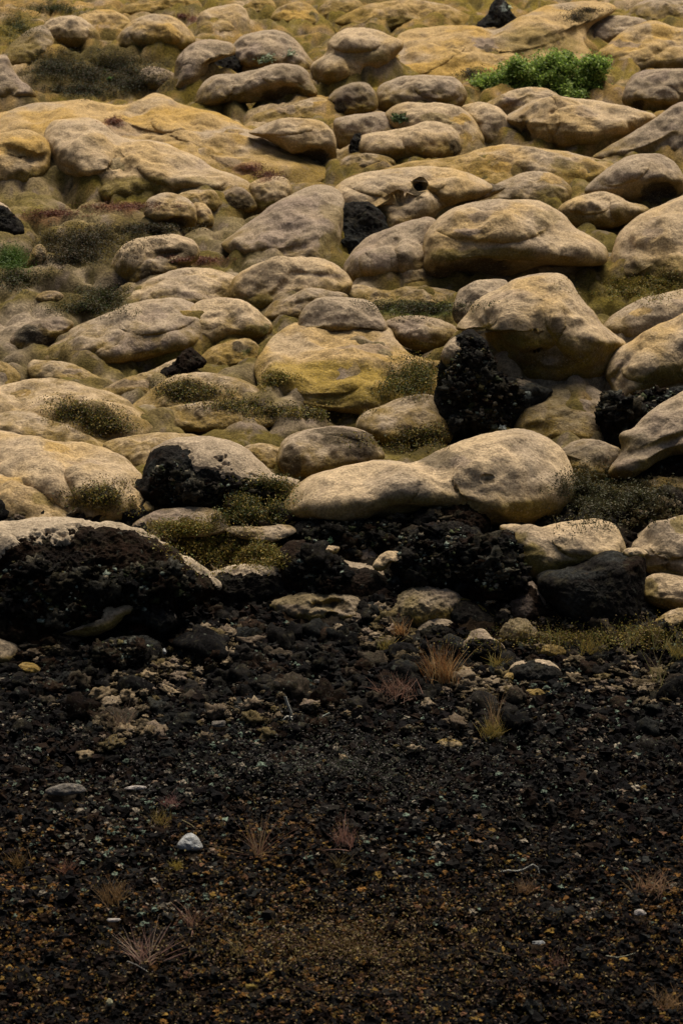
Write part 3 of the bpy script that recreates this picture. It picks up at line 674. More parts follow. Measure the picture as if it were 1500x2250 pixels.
M("small bright crust of moss on the shoulder of the round black boulder", [(703,1200),(722,1199),(745,1202),(742,1214),(724,1220),(710,1214)], pal='pale', yg=1240, lean=.3)
RK("pointed brown rock with a pale left edge under the biggest boulder", [(944,1162),(958,1125),(986,1103),(1025,1098),(1062,1115),(1075,1160),(1045,1185),(990,1188),(952,1175)], pal='brown', yg=1205, cap=[(944,60),(968,40),(978,4),(1075,3)], capcol='y', stains=[(1020,1140,40,30,'n',.8)])
RK("black broken rock directly under the left of the biggest boulder", [(640,1165),(700,1140),(800,1138),(880,1145),(930,1170),(900,1215),(800,1220),(700,1205)], pal='rock', yg=1215, rough=1.3)
RK("heap-shaped black rock with grey lichen in the middle of the broken edge", [(860,1250),(880,1190),(940,1160),(1020,1160),(1080,1190),(1090,1250),(1020,1290),(920,1290)], pal='rock', yg=1290, rough=1.5, lean=.4, stains=[(980,1195,40,14,'s',.8),(905,1210,20,10,'s',.7),(1050,1200,24,14,'s',.8)])
RK("dark rock with a brown face, left of the wedge boulder", [(1020,1290),(1040,1210),(1075,1170),(1120,1165),(1150,1220),(1160,1280),(1110,1320),(1050,1325)], pal='brown', yg=1320, rough=1.4, lean=.35, stains=[(1060,1190,26,14,'s',.7),(1110,1290,20,20,'n',.7)])
RK("small rock with a forked pale scar, above the pyramid rock", [(1055,1290),(1068,1262),(1090,1258),(1105,1285),(1098,1310),(1070,1316)], pal='brown', yg=1330, cap=[(1055,0),(1064,16),(1090,26),(1105,6)], capcol='m')
M("wedge-shaped tan boulder resting on a black slab, lower right", [(1097,1160),(1115,1153),(1135,1154),(1175,1161),(1225,1150),(1275,1141),(1317,1139),(1347,1154),(1368,1190),(1374,1220),(1335,1245),(1275,1262),(1200,1272),(1150,1262),(1120,1225)], pal='pale', lean=.5, yg=1330, k=.8, stains=[(1125,1190,26,18,'v',.7),(1106,1168,7,6,'o',.9),(1118,1185,10,8,'o',.7),(1150,1225,50,28,'v',.8),(1230,1250,70,20,'v',.6)], lobes=[(1290,1190,80,44,10,.25)])
RK("black tilted slab carrying the wedge-shaped boulder", [(1183,1266),(1250,1244),(1325,1211),(1372,1218),(1412,1222),(1416,1255),(1405,1325),(1392,1385),(1320,1400),(1240,1350),(1192,1305)], pal='rock', yg=1385, rough=.55, lean=.3, stains=[(1260,1260,70,12,'s',.8),(1340,1225,30,12,'s',.7),(1400,1240,24,18,'n',.9),(1300,1300,30,16,'s',.3)])
M("small tan lip of moss on the corner of the black slab", [(1368,1210),(1385,1203),(1410,1206),(1422,1218),(1400,1228),(1375,1225)], pal='pale', yg=1300, lean=.3)
M("pale lumpy boulder at the right edge beside the black slab", [(1376,1210),(1408,1170),(1450,1145),(1500,1131),(1570,1128),(1570,1290),(1500,1290),(1450,1275),(1410,1258),(1398,1235)], pal='pale', yg=1300, lean=.7, lobes=[(1480,1190,60,40,0,.25),(1440,1235,34,22,0,.3)], stains=[(1495,1150,12,14,'v',.7),(1470,1248,24,10,'d',.6)])
M("lower pale boulder with ochre moss on its left, right edge", [(1408,1300),(1415,1270),(1440,1258),(1480,1262),(1570,1280),(1570,1360),(1500,1350),(1450,1335),(1420,1322)], pal='warm', yg=1345, stains=[(1425,1290,16,20,'v',.7)])
RK("pyramid-shaped brown rock with a pale ridge", [(1110,1345),(1125,1320),(1150,1286),(1162,1279),(1186,1312),(1192,1352),(1168,1375),(1128,1372)], pal='brown', yg=1370, rough=.8, lean=.4, cap=[(1110,0),(1145,2),(1165,8),(1190,22)], capcol='m', stains=[(1145,1330,20,24,'m',.45)])
RK("dark lens-shaped rock with a thin green upper edge", [(985,1345),(1000,1322),(1030,1320),(1075,1345),(1105,1375),(1080,1390),(1030,1388),(1000,1372)], pal='rock', yg=1385, rough=.5, cap=[(985,3),(1040,4),(1105,3)], capcol='v')
M("mound of grey dead moss with fine stems, centre of the rubble", [(855,1345),(872,1310),(905,1292),(960,1290),(1005,1300),(1020,1330),(990,1362),(920,1380),(870,1372)], pal='dim', yg=1370, rough=4, stains=[(905,1340,30,26,'v',.4),(985,1300,30,14,'m',.5)])
M("pale pitted cushion of moss with a dark centre in the rubble", [(592,1332),(625,1312),(680,1302),(740,1304),(795,1313),(814,1336),(804,1362),(750,1376),(690,1372),(640,1362)], pal='dim', yg=1368, rough=3, lobes=[(770,1340,40,30,0,.3),(760,1360,50,14,-5,.3)], pits=[(735,1328,26,12,30),(695,1330,14,8,20),(728,1352,12,7,18)], stains=[(738,1328,24,11,'b',.9),(695,1328,14,8,'s',.8),(730,1354,10,7,'d',.8),(640,1340,30,12,'m',.6)])
M("peaked pale patch of moss below the long overhang", [(138,1392),(170,1382),(205,1370),(215,1340),(228,1312),(255,1308),(285,1325),(300,1335),(270,1360),(240,1385),(190,1398)], pal='grey', yg=1392, lean=.6, rough=2)
RK("brown arched rock with an ochre crust under the peaked patch", [(240,1400),(255,1365),(285,1352),(320,1360),(345,1390),(352,1412),(320,1425),(270,1425)], pal='brown', yg=1418, stains=[(300,1385,36,16,'n',.4),(305,1380,26,12,'r',.5),(330,1372,14,12,'o',.4)])
RK("curved arch of crusted dark rock above the brown one", [(255,1350),(290,1328),(330,1322),(365,1335),(388,1358),(385,1375),(355,1390),(320,1370),(285,1365)], pal='rock', yg=1400, cap=[(255,8),(320,10),(388,7)], capcol='y')
RK("smooth dark green-grey dome in the rubble, lower left", [(175,1450),(215,1415),(270,1400),(320,1400),(355,1425),(365,1460),(320,1478),(230,1478)], pal='rock', yg=1470, rough=1.1, stains=[(300,1410,40,12,'s',.8)])
M("tan moss knob at the left edge below the black overhang", [(-40,1400),(0,1399),(25,1408),(42,1425),(38,1448),(10,1458),(-40,1460)], pal='tan', yg=1455)
RK("dark boulder in shade at the left edge, under the overhang", [(-40,1330),(0,1325),(40,1340),(60,1380),(50,1410),(0,1412),(-40,1410)], pal='brown', yg=1410)
M("small yellow-green cushion on the gravel, lower left of the rubble", [(36,1470),(52,1456),(75,1458),(98,1475),(90,1484),(60,1480)], pal='dim', stains=[(65,1465,30,8,'o',.3)])
RK("low dark slab with a pale top edge at the right of the rubble", [(1118,1480),(1135,1458),(1180,1452),(1215,1462),(1235,1485),(1200,1500),(1140,1500)], pal='rock', yg=1495, rough=.6, cap=[(1118,4),(1180,6),(1235,3)], capcol='y')
M("pinkish moss strip lying on the gravel near the right edge", [(1415,1392),(1440,1362),(1480,1340),(1560,1332),(1560,1375),(1480,1385),(1440,1398)], pal='grey', rough=2.5, stains=[(1450,1390,30,6,'d',.6)])
M("small tan cushion under the grass at the right", [(1175,1430),(1200,1415),(1240,1425),(1255,1438),(1225,1446),(1190,1442)], pal='grey', rough=2)
M("grey speckled mat of moss right of the lens-shaped rock", [(1090,1395),(1110,1365),(1150,1360),(1180,1385),(1170,1410),(1120,1420)], pal='dim', rough=4, stains=[(1130,1390,50,30,'v',.4)], yg=1412)
RK("lumpy black rock with grey lichen on its crown, centre of the rubble", [(1010,1445),(1025,1410),(1050,1390),(1075,1400),(1105,1425),(1090,1450),(1045,1460)], pal='rock', yg=1455, cap=[(1010,5),(1050,16),(1105,5)], capcol='y')
RK("small crusted rock above the tall rust grass tuft", [(915,1400),(930,1372),(965,1366),(1000,1376),(1002,1396),(970,1412),(930,1414)], pal='rock', yg=1410, cap=[(915,6),(965,10),(1002,7)], capcol='y')
M("small upturned tan flake on the dark gravel, centre right", [(1105,1490),(1110,1480),(1125,1478),(1128,1490),(1118,1498)], pal='pale', forward=0.05)
M("low yellowish cushion on the gravel below the dark hollow", [(955,1638),(968,1625),(995,1624),(1014,1634),(1008,1645),(975,1646)], pal='dim', stains=[(985,1635,30,10,'y',.5)])
M("flat tan clod on dark gravel left of the small yellow tussock", [(1150,1525),(1165,1514),(1195,1516),(1212,1524),(1190,1532),(1165,1532)], pal='grey', rough=2)
#@@GROUND@@

# ------------------------------------------------------------------ the ground: one sheet from beside the camera to the horizon
def lin_space(a, b, n):
    return np.linspace(a, b, n)


yy = np.concatenate([np.linspace(1.0, 11.0, 24)[:-1], 1 / np.linspace(1 / 11.0, 1 / 44.0, 760), np.geomspace(45, 900, 30)])
ss = np.concatenate([-np.geomspace(0.17, 2.2, 22)[::-1], np.linspace(-0.165, 0.165, 440), np.geomspace(0.17, 2.2, 22)])
GX = ss[None] * (yy[:, None] + 2)
GY = np.repeat(yy[:, None], len(ss), 1)
gx, gy = GX.ravel(), GY.ravel()
near = smooth(70, 45, gy)


def relief(x, y):
    """small relief: rounded moss lumps on the field, clods on the gravel"""
    P = np.stack([x, y, np.zeros_like(x)], 1)
    f = smooth(Y_BANK0 - 0.3, Y_BANK1, y + 0.3 * pn(P * 1.3))
    wx = x + 0.12 * pn(P * 2.1 + 5)
    wy = y + 0.12 * pn(P * 2.1 + 9)
    d1, _ = cells(np.stack([wx * 1.9, wy * 1.5], 1), 3)
    d2, _ = cells(np.stack([wx * 4.6, wy * 4.0], 1), 8)
    lumps = 0.19 * np.sqrt(np.maximum(0, 1 - (d1 / 0.72) ** 2)) + 0.10 * np.sqrt(np.maximum(0, 1 - (d2 / 0.72) ** 2)) + 0.035 * fbm(P * 5, 3)
    grav = -0.02 + 0.06 * fbm(P * 1.9 + 3, 2) + 0.045 * ridged(P * 5, 3) + 0.012 * pn(P * 30)
    bank = np.exp(-((y - (Y_BANK0 + Y_BANK1) / 2) / 0.8) ** 2)
    rub = 0.09 * ridged(P * 3.2 + 8, 4) * bank
    return f * (lumps - 0.20) + (1 - f) * grav + rub, f


ker = np.exp(-(np.arange(-11, 12) / 4.3) ** 2)
ker /= ker.sum()
HS = np.apply_along_axis(lambda v: np.convolve(v, ker, 'same'), 0, HB)
HS = np.apply_along_axis(lambda v: np.convolve(v, ker, 'same'), 1, HS)


def skirt(x, y):
    """the moss carpet runs up against the boulders and fills the narrow gaps between them"""
    fx, fy = np.clip((x + 7) / .05 - .5, 0, 278.9), np.clip((y - 13) / .05 - .5, 0, 618.9)
    i, j = fx.astype(int), fy.astype(int)
    a, b = fx - i, fy - j
    h = HS[j, i] * (1 - a) * (1 - b) + HS[j, i + 1] * a * (1 - b) + HS[j + 1, i] * (1 - a) * b + HS[j + 1, i + 1] * a * b
    return np.maximum(0, h - 0.02) * ((np.abs(x) < 6.9) & (y > 13.1) & (y < 43.8))


rz, fm = relief(gx, gy)
sk = skirt(gx, gy) * smooth(flatY(1170), flatY(1060), gy)
lowland = rz.copy()
rz = rz + sk * 0.92
far_hills = smooth(60, 400, gy) * 6 * (0.5 + 0.5 * pn(np.stack([gx, gy, gx * 0], 1) * 0.01))
gz = ground_z(gx, gy) + rz * near + far_hills
Pg = np.stack([gx, gy, gz], 1)
n1, n2, n3 = fbm(Pg * 1.1 + 2, 4, .6), fbm(Pg * 1.7 + 40, 4, .6), fbm(Pg * 6, 3, .6)
mossc = mixc(np.tile(GOLD * .8 + GREY * .2, (len(gx), 1)), TAN * .8, smooth(0.0, 0.5, n1) * .8)
mossc = mixc(mossc, OLIVE * 1.2, smooth(-0.15, 0.3, n2) * 0.85)
mossc = mixc(mossc, HEATH_SHADE * 1.3 + OLIVE * .3, smooth(.20, .02, sk) * .85 * smooth(30, 23, gy))  # darkens the hollows between boulders, shade put into the moss colour
mossc = mixc(mossc, GREY * .5 + TAN * .4, smooth(.14, .34, sk + .06 * n3) * .8)
mossc = mixc(mossc, GREY * .8, (smooth(17.5, 20, gy) * smooth(27, 22, gy) * smooth(-0.1, .4, fbm(Pg * .9 + 90, 3)) * .8))
mossc = mixc(mossc, MAUVE * .8, smooth(0.2, 0.6, n3) * 0.6)
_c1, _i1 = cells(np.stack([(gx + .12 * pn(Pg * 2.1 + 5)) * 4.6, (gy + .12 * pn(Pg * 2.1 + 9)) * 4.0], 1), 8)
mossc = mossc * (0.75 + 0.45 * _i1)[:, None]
mossc = mixc(mossc, HEATH_SHADE * 1.6, smooth(0.55, 0.85, _c1 + .15 * n3) * .75)  # dark cell edges paint shade into the crevices between lumps
mossc = mixc(mossc, HEATH_SHADE * 1.4, smooth(0.25, 0.6, fbm(Pg * 2.3 + 70, 3)) * 0.8)
gravc = mixc(np.tile(BLACK * 1.3, (len(gx), 1)), BROWN * .9, smooth(-0.2, 0.5, n1))
colg = mixc(gravc, mossc, smooth(flatY(1275), flatY(1190), gy + .25 * n1))
# patches of other growth, each where it lies on the field
camP = Pg - np.array([0, 0, HC])
dep = camP[:, 1] * cp - camP[:, 2] * sp
qx = 750 + FPX * camP[:, 0] / np.maximum(dep, .1)
qy = 1125 - FPX * (camP[:, 1] * sp + camP[:, 2] * cp) / np.maximum(dep, .1)
wp = 0.35 * fbm(Pg * 3 + 12, 3)
for (lx, ly, rx, ry, ck, amt) in [(50, 70, 70, 40, 'v', .8), (220, 160, 175, 58, 'h', .9), (240, 540, 160, 50, 'h', .9), (30, 570, 45, 30, 'g', .9), (190, 665, 100, 34, 'h', .9),
                                  (40, 615, 60, 22, 'h', .8), (920, 680, 100, 18, 'g', .8), (1380, 640, 130, 40, 'v', .7), (1290, 1090, 190, 70, 'h', .95), (560, 1110, 80, 40, 'g', .75),
                                  (490, 1200, 140, 60, 'v', .7), (560, 1225, 60, 24, 'o', .8), (900, 980, 110, 22, 'h', .9), (300, 445, 60, 16, 'v', .8), (280, 455, 90, 9, 'r', .7),
                                  (450, 575, 70, 10, 'r', .5), (100, 480, 60, 12, 'r', .5), (1160, 600, 50, 12, 'o', .5), (600, 930, 120, 20, 'm', .5), (650, 905, 120, 14, 'v', .6),
                                  (60, 700, 70, 40, 'y', .6), (500, 240, 90, 14, 'v', .6), (700, 1200, 60, 20, 'd', .8)]:
    e = np.sqrt(((qx - lx) / rx) ** 2 + ((qy - ly) / ry) ** 2) + wp
    colg = mixc(colg, COLS[ck], smooth(1.15, 0.75, e) * amt)
nyy, nxx = GX.shape
ii = (np.arange(nyy - 1)[:, None] * nxx + np.arange(nxx - 1)[None])
gq = np.stack([ii, ii + 1, ii + 1 + nxx, ii + nxx], -1).reshape(-1, 4)
Vg, Cg = Pg, np.clip(colg, .004, 1)
link("ground", make_mesh("ground", Vg, gq, None, Cg, SOIL), kind="structure", label="moss and black gravel ground running under all the boulders")
behind = make_mesh("ground_behind", np.array([(-300, -300, -.02), (300, -300, -.02), (300, 1.2, -.02), (-300, 1.2, -.02)]), [(0, 1, 2, 3)], None, np.tile(BLACK * 1.5, (4, 1)), SOIL)
link("gravel_ground", behind, kind="structure", label="dark gravel ground in front of the view")


# ------------------------------------------------------------------ loose stones, clods and scraps of moss: nobody could count them
def ico(sub):
    t = (1 + 5 ** .5) / 2
    V = [(-1, t, 0), (1, t, 0), (-1, -t, 0), (1, -t, 0), (0, -1, t), (0, 1, t), (0, -1, -t), (0, 1, -t), (t, 0, -1), (t, 0, 1), (-t, 0, -1), (-t, 0, 1)]
    F = [(0, 11, 5), (0, 5, 1), (0, 1, 7), (0, 7, 10), (0, 10, 11), (1, 5, 9), (5, 11, 4), (11, 10, 2), (10, 7, 6), (7, 1, 8), (3, 9, 4), (3, 4, 2), (3, 2, 6), (3, 6, 8), (3, 8, 9),
         (4, 9, 5), (2, 4, 11), (6, 2, 10), (8, 6, 7), (9, 8, 1)]
    V = [np.array(v, float) / np.linalg.norm(v) for v in V]
    for _ in range(sub):
        cache, G = {}, []

        def mid(a, b):
            k = (min(a, b), max(a, b))
            if k not in cache:
                m = V[a] + V[b]
                V.append(m / np.linalg.norm(m))
                cache[k] = len(V) - 1
            return cache[k]
        for a, b, c in F:
            x, y, z = mid(a, b), mid(b, c), mid(c, a)
            G += [(a, x, z), (b, y, x), (c, z, y), (x, y, z)]
        F = G
    return np.array(V), np.array(F)


SMALL = [("white domed stone alone on the dark gravel", 418, 1849, 27, 17, 'q'), ("grey flat slab on the gravel at the left", 143, 1738, 44, 17, 'k'),
         ("squarish pinkish white stone at the right of the gravel", 1405, 2007, 15, 9, 'c'), ("small white stone right of the bottom centre", 1182, 2072, 17, 6, 'q'),
         ("little pale green upright stone at the bottom left", 240, 2204, 6, 10, 'a'), ("small yellow upright stone in the lower centre", 1040, 2048, 7, 11, 'f'),
         ("tiny white chip by the left gravel", 252, 2022, 16, 5, 'c'), ("flat pale scrap on the upper left gravel", 297, 1732, 26, 6, 'c'),
         ("white sliver of stone in the left rubble", 361, 1433, 4, 8, 'q'),
         ("ochre moss lump in the lower left", 553, 2170, 17, 8, 'f'), ("pale stone near the top of the bare gravel", 700, 1498, 12, 6, 'k'),
         ("brown grey stone in the middle gravel", 480, 1592, 17, 10, 'k')]


def clear_of_things(pos, size):
    c = pos - np.array([0, 0, HC])
    dp = c[:, 1] * cp - c[:, 2] * sp
    px = 750 + FPX * c[:, 0] / dp
    py = 1125 - FPX * (c[:, 1] * sp + c[:, 2] * cp) / dp
    r = size * FPX / dp
    ok = np.ones(len(pos), bool)
    for lab, C, P in REG:
        lo, hi = P.min(0), P.max(0)
        if C[1] < 1150 or hi[0] - lo[0] > 230:
            continue
        m, h = (lo + hi) / 2, (hi - lo) / 2
        ok &= (((px - m[0]) / (h[0] * .8 + r * .4)) ** 2 + ((py - m[1] - h[1] * .1) / (h[1] * .8 + r * .4)) ** 2) > 1.0
    for _, x, y, a, b, _ in SMALL:
        ok &= (((px - x) / (a + r * .7)) ** 2 + ((py - y - b * .5) / (b * 1.3 + r * .7)) ** 2) > 1.0
    return ok


def stones(name, label, pos, size, flatness, cols, sub=1, jag=0.45, mat=None, lump=1.8, flat=False):
    size = np.minimum(size, 3.2 * np.median(size))
    ok = clear_of_things(pos, size) if REG else np.ones(len(pos), bool)
    pos, size, flatness, cols = pos[ok], size[ok], flatness[ok], cols[ok]
    V0, F0 = ico(sub)
    nv = len(V0)
    variants = []
    for k in range(14):
        r = 1 + jag * fbm(V0 * lump + k * 7.7, 3, .6)
        variants.append(V0 * r[:, None] * np.array([1, rng.uniform(.6, 1), 1]))
    variants = np.array(variants)
    n = len(pos)
    vi = rng.integers(0, 14, n)
    A = rng.uniform(0, 2 * np.pi, n)
    V = variants[vi] * size[:, None, None]
    V[:, :, 2] *= flatness[:, None]
    tilt = rng.normal(0, 0.35, n)
    ct, st = np.cos(tilt)[:, None], np.sin(tilt)[:, None]
    y, z = V[:, :, 1] * ct - V[:, :, 2] * st, V[:, :, 1] * st + V[:, :, 2] * ct
    ca, sa = np.cos(A)[:, None], np.sin(A)[:, None]
    x2, y2 = V[:, :, 0] * ca - y * sa, V[:, :, 0] * sa + y * ca
    V = np.stack([x2, y2, z], -1) + pos[:, None, :]
    F = (F0[None] + (np.arange(n) * nv)[:, None, None]).reshape(-1, 3)
    C = np.repeat(cols[:, None, :], nv, 1)
    C = C * (1 + 0.25 * rng.normal(size=(n, nv, 1)))
    me = make_mesh(name, V.reshape(-1, 3), None, F, np.clip(C.reshape(-1, 3), .003, 1), mat or STONE, flat)
    return link(name, me, kind="stuff", label=label or "")


def scatter_px(n, x0, x1, y0, y1, dens=None):
    n = int(n * 1.26)
    # points on the ground, even in world area over the seen strip
    out = []
    Ya, Yb = flatY(y1), flatY(y0)
    while len(out) < n:
        y = rng.uniform(Ya, Yb, n * 2)
        x = rng.uniform(-0.19, 0.19, n * 2) * (y + 2)
        keep = np.ones(len(x), bool)
        if dens is not None:
            keep = rng.uniform(0, 1, len(x)) < dens(x, y)
        out = list(out) + list(zip(x[keep], y[keep]))
    a = np.array(out[:n])
    z = ground_z(a[:, 0], a[:, 1]) + relief(a[:, 0], a[:, 1])[0]
    return np.column_stack([a, z])


def pick(n, table, wts):
    t = np.array(table)
    i = rng.choice(len(t), n, p=np.array(wts) / sum(wts))
    return t[i] * rng.uniform(0.4, 1.3, (n, 1))


BOT = 2420
pos = scatter_px(60000, 0, 0, 1350, BOT)
n = len(pos)
nz = fbm(np.column_stack([pos[:, :2] * 1.5, np.zeros(n)]), 3)
sz = rng.lognormal(math.log(0.0135), 0.5, n)
fade = (pos[:, 1] - flatY(BOT)) / (flatY(1350) - flatY(BOT))
sz = sz * (0.9 + 0.9 * fade ** 2)     # 0 near the camera, 1 at the rocks
dark = pick(n, [BLACK, DARK, BROWN * .8, SLATE * .6, (0.012, 0.007, 0.004)], [6, 3, 3, 1, 3]) * .7
stones("gravel", "black and dark brown lava gravel covering the lower half", pos + np.array([0, 0, .004]), sz, rng.uniform(.45, .9, n), dark, jag=.9, flat=True)

pos = scatter_px(19000, 0, 0, 1300, BOT, lambda x, y: 0.25 + 0.65 * smooth(-.2, .5, pn(np.column_stack([x * 1.4, y * .8, x * 0 + 4]))))
n = len(pos)
brownish = smooth(14.6, 12.6, pos[:, 1] + .5 * pn(pos * np.array([1.2, 1.2, 0])))[:, None]
c_near = pick(n, [(.11, .052, .013), (.075, .035, .010), (.15, .088, .020), (.10, .048, .025), (.015, .010, .006)], [4, 5, 3, 2, 3])
c_far = pick(n, [(.06, .048, .035), (.035, .04, .03), (.10, .085, .058), (.015, .013, .011), (.06, .04, .012)], [4, 3, 2, 4, 2])
stones("moss_scraps", "brown and ochre scraps of moss and crust among the gravel", pos + np.array([0, 0, .012]), rng.lognormal(math.log(.0092), .42, n), rng.uniform(.25, .55, n),
       (c_near * brownish + c_far * (1 - brownish)) * 1.1, jag=1.0, mat=STONE, flat=True)

pos = scatter_px(3600, 0, 0, 1330, 2050, lambda x, y: .15 + .85 * smooth(-.1, .5, pn(np.column_stack([x * 1.1, y * .9, x * 0 + 8]))))
n = len(pos)
stones("pale_pebbles", "scattered pale lichened pebbles in the gravel", pos + np.array([0, 0, .02]), rng.lognormal(math.log(.010), .4, n), rng.uniform(.35, .6, n),
       pick(n, [(.17, .14, .10), (.10, .125, .09), (.13, .09, .06)], [3, 4, 1]), jag=1.0, flat=True)

ylo, yhi = Y_BANK0 - 1.2, Y_BANK1 + 0.1
fall = lambda a, b: (lambda x, y: smooth(a, b, y + .5 * pn(np.column_stack([x * 1.3, y * 1.3, x * 0]))))
pos = scatter_px(2600, 0, 0, 1215, 1760, fall(flatY(1680), flatY(1420)))
n = len(pos)
stones("rubble", "heaped black lava rubble along the foot of the moss field", pos + np.array([0, 0, .01]), rng.lognormal(math.log(.048), .45, n), rng.uniform(.5, .9, n),
       pick(n, [BLACK, DARK, BROWN, SLATE * .8, (.06, .045, .03)], [5, 5, 3, 2, 2]), sub=2, jag=.55, mat=ROCK, lump=1.5)
pos = scatter_px(2000, 0, 0, 1250, 1800, lambda x, y: fall(flatY(1700), flatY(1450))(x, y) * smooth(-.1, .5, pn(np.column_stack([x * 1.9, y * 1.2, x * 0 + 3]))))
n = len(pos)
stones("rubble_crusts", "tan and grey moss crusts scattered over the rubble", pos + np.array([0, 0, .05]), rng.lognormal(math.log(.021), .55, n), rng.uniform(.3, .55, n),
       pick(n, [GREY * .5, MAUVE * .5, TAN * .45, (.05, .038, .015), (.03, .025, .018)], [3, 3, 2, 3, 4]), sub=2, jag=1.0, mat=MOSS, lump=1.7)

# ------------------------------------------------------------------ plants
bpy.context.view_layer.update()
dg = bpy.context.evaluated_depsgraph_get()


def hit(px, py):
    d = Vector(ray(px, py)).normalized()
    ok, loc, nor, _, ob, _ = sc.ray_cast(dg, Vector((0, 0, HC)), d)
    return (loc, nor) if ok else (None, None)


def blades(roots, length, width, spread, cols, curl=0.3, segs=3):
    """thin tapering blades: V, F, C"""
    V, F, C = [], [], []
    n0 = 0
    for i, r in enumerate(roots):
        L = length * random.uniform(.5, 1.2)
        a = random.uniform(0, 6.283)
        s = abs(random.gauss(0, spread))
        d = np.array([math.cos(a) * math.sin(s), math.sin(a) * math.sin(s), math.cos(s)])
        side = np.cross(d, [random.uniform(-1, 1), random.uniform(-1, 1), .2])
        side /= np.linalg.norm(side) + 1e-9
        c = np.array(random.choice(cols)) * random.uniform(.6, 1.4)
        p = np.array(r)
        for q in range(segs + 1):
            ww = width * (1 - q / segs * .85)
            V += [p - side * ww, p + side * ww]
            C += [c, c]
            if q < segs:
                F.append((n0 + 2 * q, n0 + 2 * q + 1, n0 + 2 * q + 3, n0 + 2 * q + 2))
            d = d + np.array([math.cos(a), math.sin(a), -0.5]) * curl * random.uniform(.3, 1) / segs
            p = p + d * L / segs
        n0 += 2 * segs + 2
    return V, F, C


def leafy(points, size, cols, up=0.5):
    """small leaves, two triangles each"""
    n = len(points)
    P = np.array(points)
    a = rng.normal(size=(n, 3))
    a[:, 2] += up
    a /= np.linalg.norm(a, axis=1)[:, None]
    b = np.cross(a, rng.normal(size=(n, 3)))
    b /= np.linalg.norm(b, axis=1)[:, None]
    c = np.cross(a, b)
    s = size * rng.uniform(.6, 1.3, (n, 1))
    V = np.stack([P - b * s, P + c * s * .45, P + b * s, P - c * s * .45], 1).reshape(-1, 3)
    F = np.arange(n * 4).reshape(-1, 4)
    cc = np.array(cols)[rng.integers(0, len(cols), n)] * rng.uniform(.6, 1.4, (n, 1))
    return V, F, np.repeat(cc, 4, 0)


def patch_points(n, shape):
    out = []
    tries = 0
    while len(out) < n and tries < n * 6:
        tries += 1
        lx, ly, rx, ry = random.choice(shape)
        a, r = random.uniform(0, 6.283), min(1.5, abs(random.gauss(0, .72)))
        q = 1 + 0.25 * math.sin(3 * a + lx)
        loc, nor = hit(lx + rx * r * q * math.cos(a), ly + ry * r * q * math.sin(a))
        if loc is not None and nor.z > -0.1:
            out.append(tuple(loc))
    return out


def heath(label, shape, n, height, cols, leaf=0.009, name="heather", stem_share=.5):
    pts = patch_points(int(n * 1.6), shape)
    V, F, C = blades(pts[: int(n * stem_share)], height, 0.0022, .7, cols)
    P2 = []
    for p in pts:
        for _ in range(4):
            P2.append((p[0] + random.gauss(0, .02), p[1] + random.gauss(0, .02), p[2] + random.uniform(0, 1) ** 1.5 * height * .8))
    V3, F3, C3 = leafy(P2, leaf, cols, .8)
    nV = len(V)
    VV = np.concatenate([np.array(V).reshape(-1, 3), V3])
    FF = np.concatenate([np.array(F, int).reshape(-1, 4), F3 + nV])
    CC = np.concatenate([np.array(C).reshape(-1, 3), C3])
    link(name, make_mesh(name, VV, FF, None, np.clip(CC, .004, 1), LEAF, True), kind="stuff", label=label)


hb = [(.045, .033, .012), (.035, .037, .011), (.07, .042, .016), (.022, .018, .009)]
hg = [(.035, .05, .01), (.055, .06, .013), (.025, .033, .009), (.07, .055, .014)]
hy = [(.19, .135, .022), (.13, .11, .018), (.25, .17, .035), (.10, .065, .018), (.10, .11, .02)]
hr = [(.16, .055, .035), (.1, .04, .025), (.2, .1, .05)]
heath("dark green heather mat with small pale mounds in the upper left", [(120,150,50,22),(190,165,90,30),(260,150,90,34),(290,185,50,20),(180,200,60,12)], 5200, .06, hb + [(.03,.04,.01)])
heath("olive plants on the slope in the top left corner", [(40,60,50,34),(120,20,50,10)], 900, .05, hg)
heath("dark heather bank with a brown top, left of the pale broken boulder", [(190,530,95,26),(330,507,80,7),(165,565,75,22)], 2200, .07, hb)
heath("bright green grass at the left edge beside the heather bank", [(25,575,36,22)], 500, .07, [(.05,.1,.012),(.08,.12,.02)])
heath("dark heather strip under the little pink hump on the left", [(200,680,70,14),(230,655,36,16)], 1100, .07, hb + hg)
heath("olive heather at the left edge above the dark grey lobes", [(35,615,50,16)], 500, .05, hb + hg)
heath("heather clump hanging on the broad pale dome", [(165,905,60,18),(215,925,50,18),(240,945,36,12)], 1300, .06, hb + hy)
heath("heather clump on the mound left of the yellow moss", [(410,862,56,18)], 900, .06, hb + hy)
heath("thin olive plants in front of the yellow mound", [(600,905,110,14),(520,892,60,10),(700,912,80,10)], 1200, .04, hy + hb)
heath("olive grass on the right end of the yellow mound", [(920,825,44,34),(880,850,40,20)], 1300, .06, hy + hg)
heath("small olive plants on the yellow mound's left foot", [(605,835,34,16)], 350, .04, hy)
heath("green plants behind the small tan boulder in the centre", [(920,680,90,14)], 700, .05, hg + hb)
heath("olive grass in the shade left of the biggest boulder", [(560,1105,60,36),(600,1080,30,20),(540,1140,50,12)], 1600, .07, hy + hg)
heath("yellow olive grass hollow behind the black overhang", [(450,1200,70,40),(540,1220,60,26),(400,1170,50,20),(590,1230,24,14)], 2400, .06, hy)
heath("dark grass in the deep hollow right of the biggest boulder", [(1320,1110,80,50),(1280,1080,50,40),(1400,1100,70,30)], 1800, .08, [(.05,.05,.015),(.035,.03,.012),(.07,.055,.02)])
heath("dark plants below the flat-topped grey boulder", [(890,975,80,16),(940,960,40,16)], 700, .06, hb + hy)
heath("olive fuzz on the lower right of the striped slope", [(225,1095,60,28)], 700, .04, hy + hb)
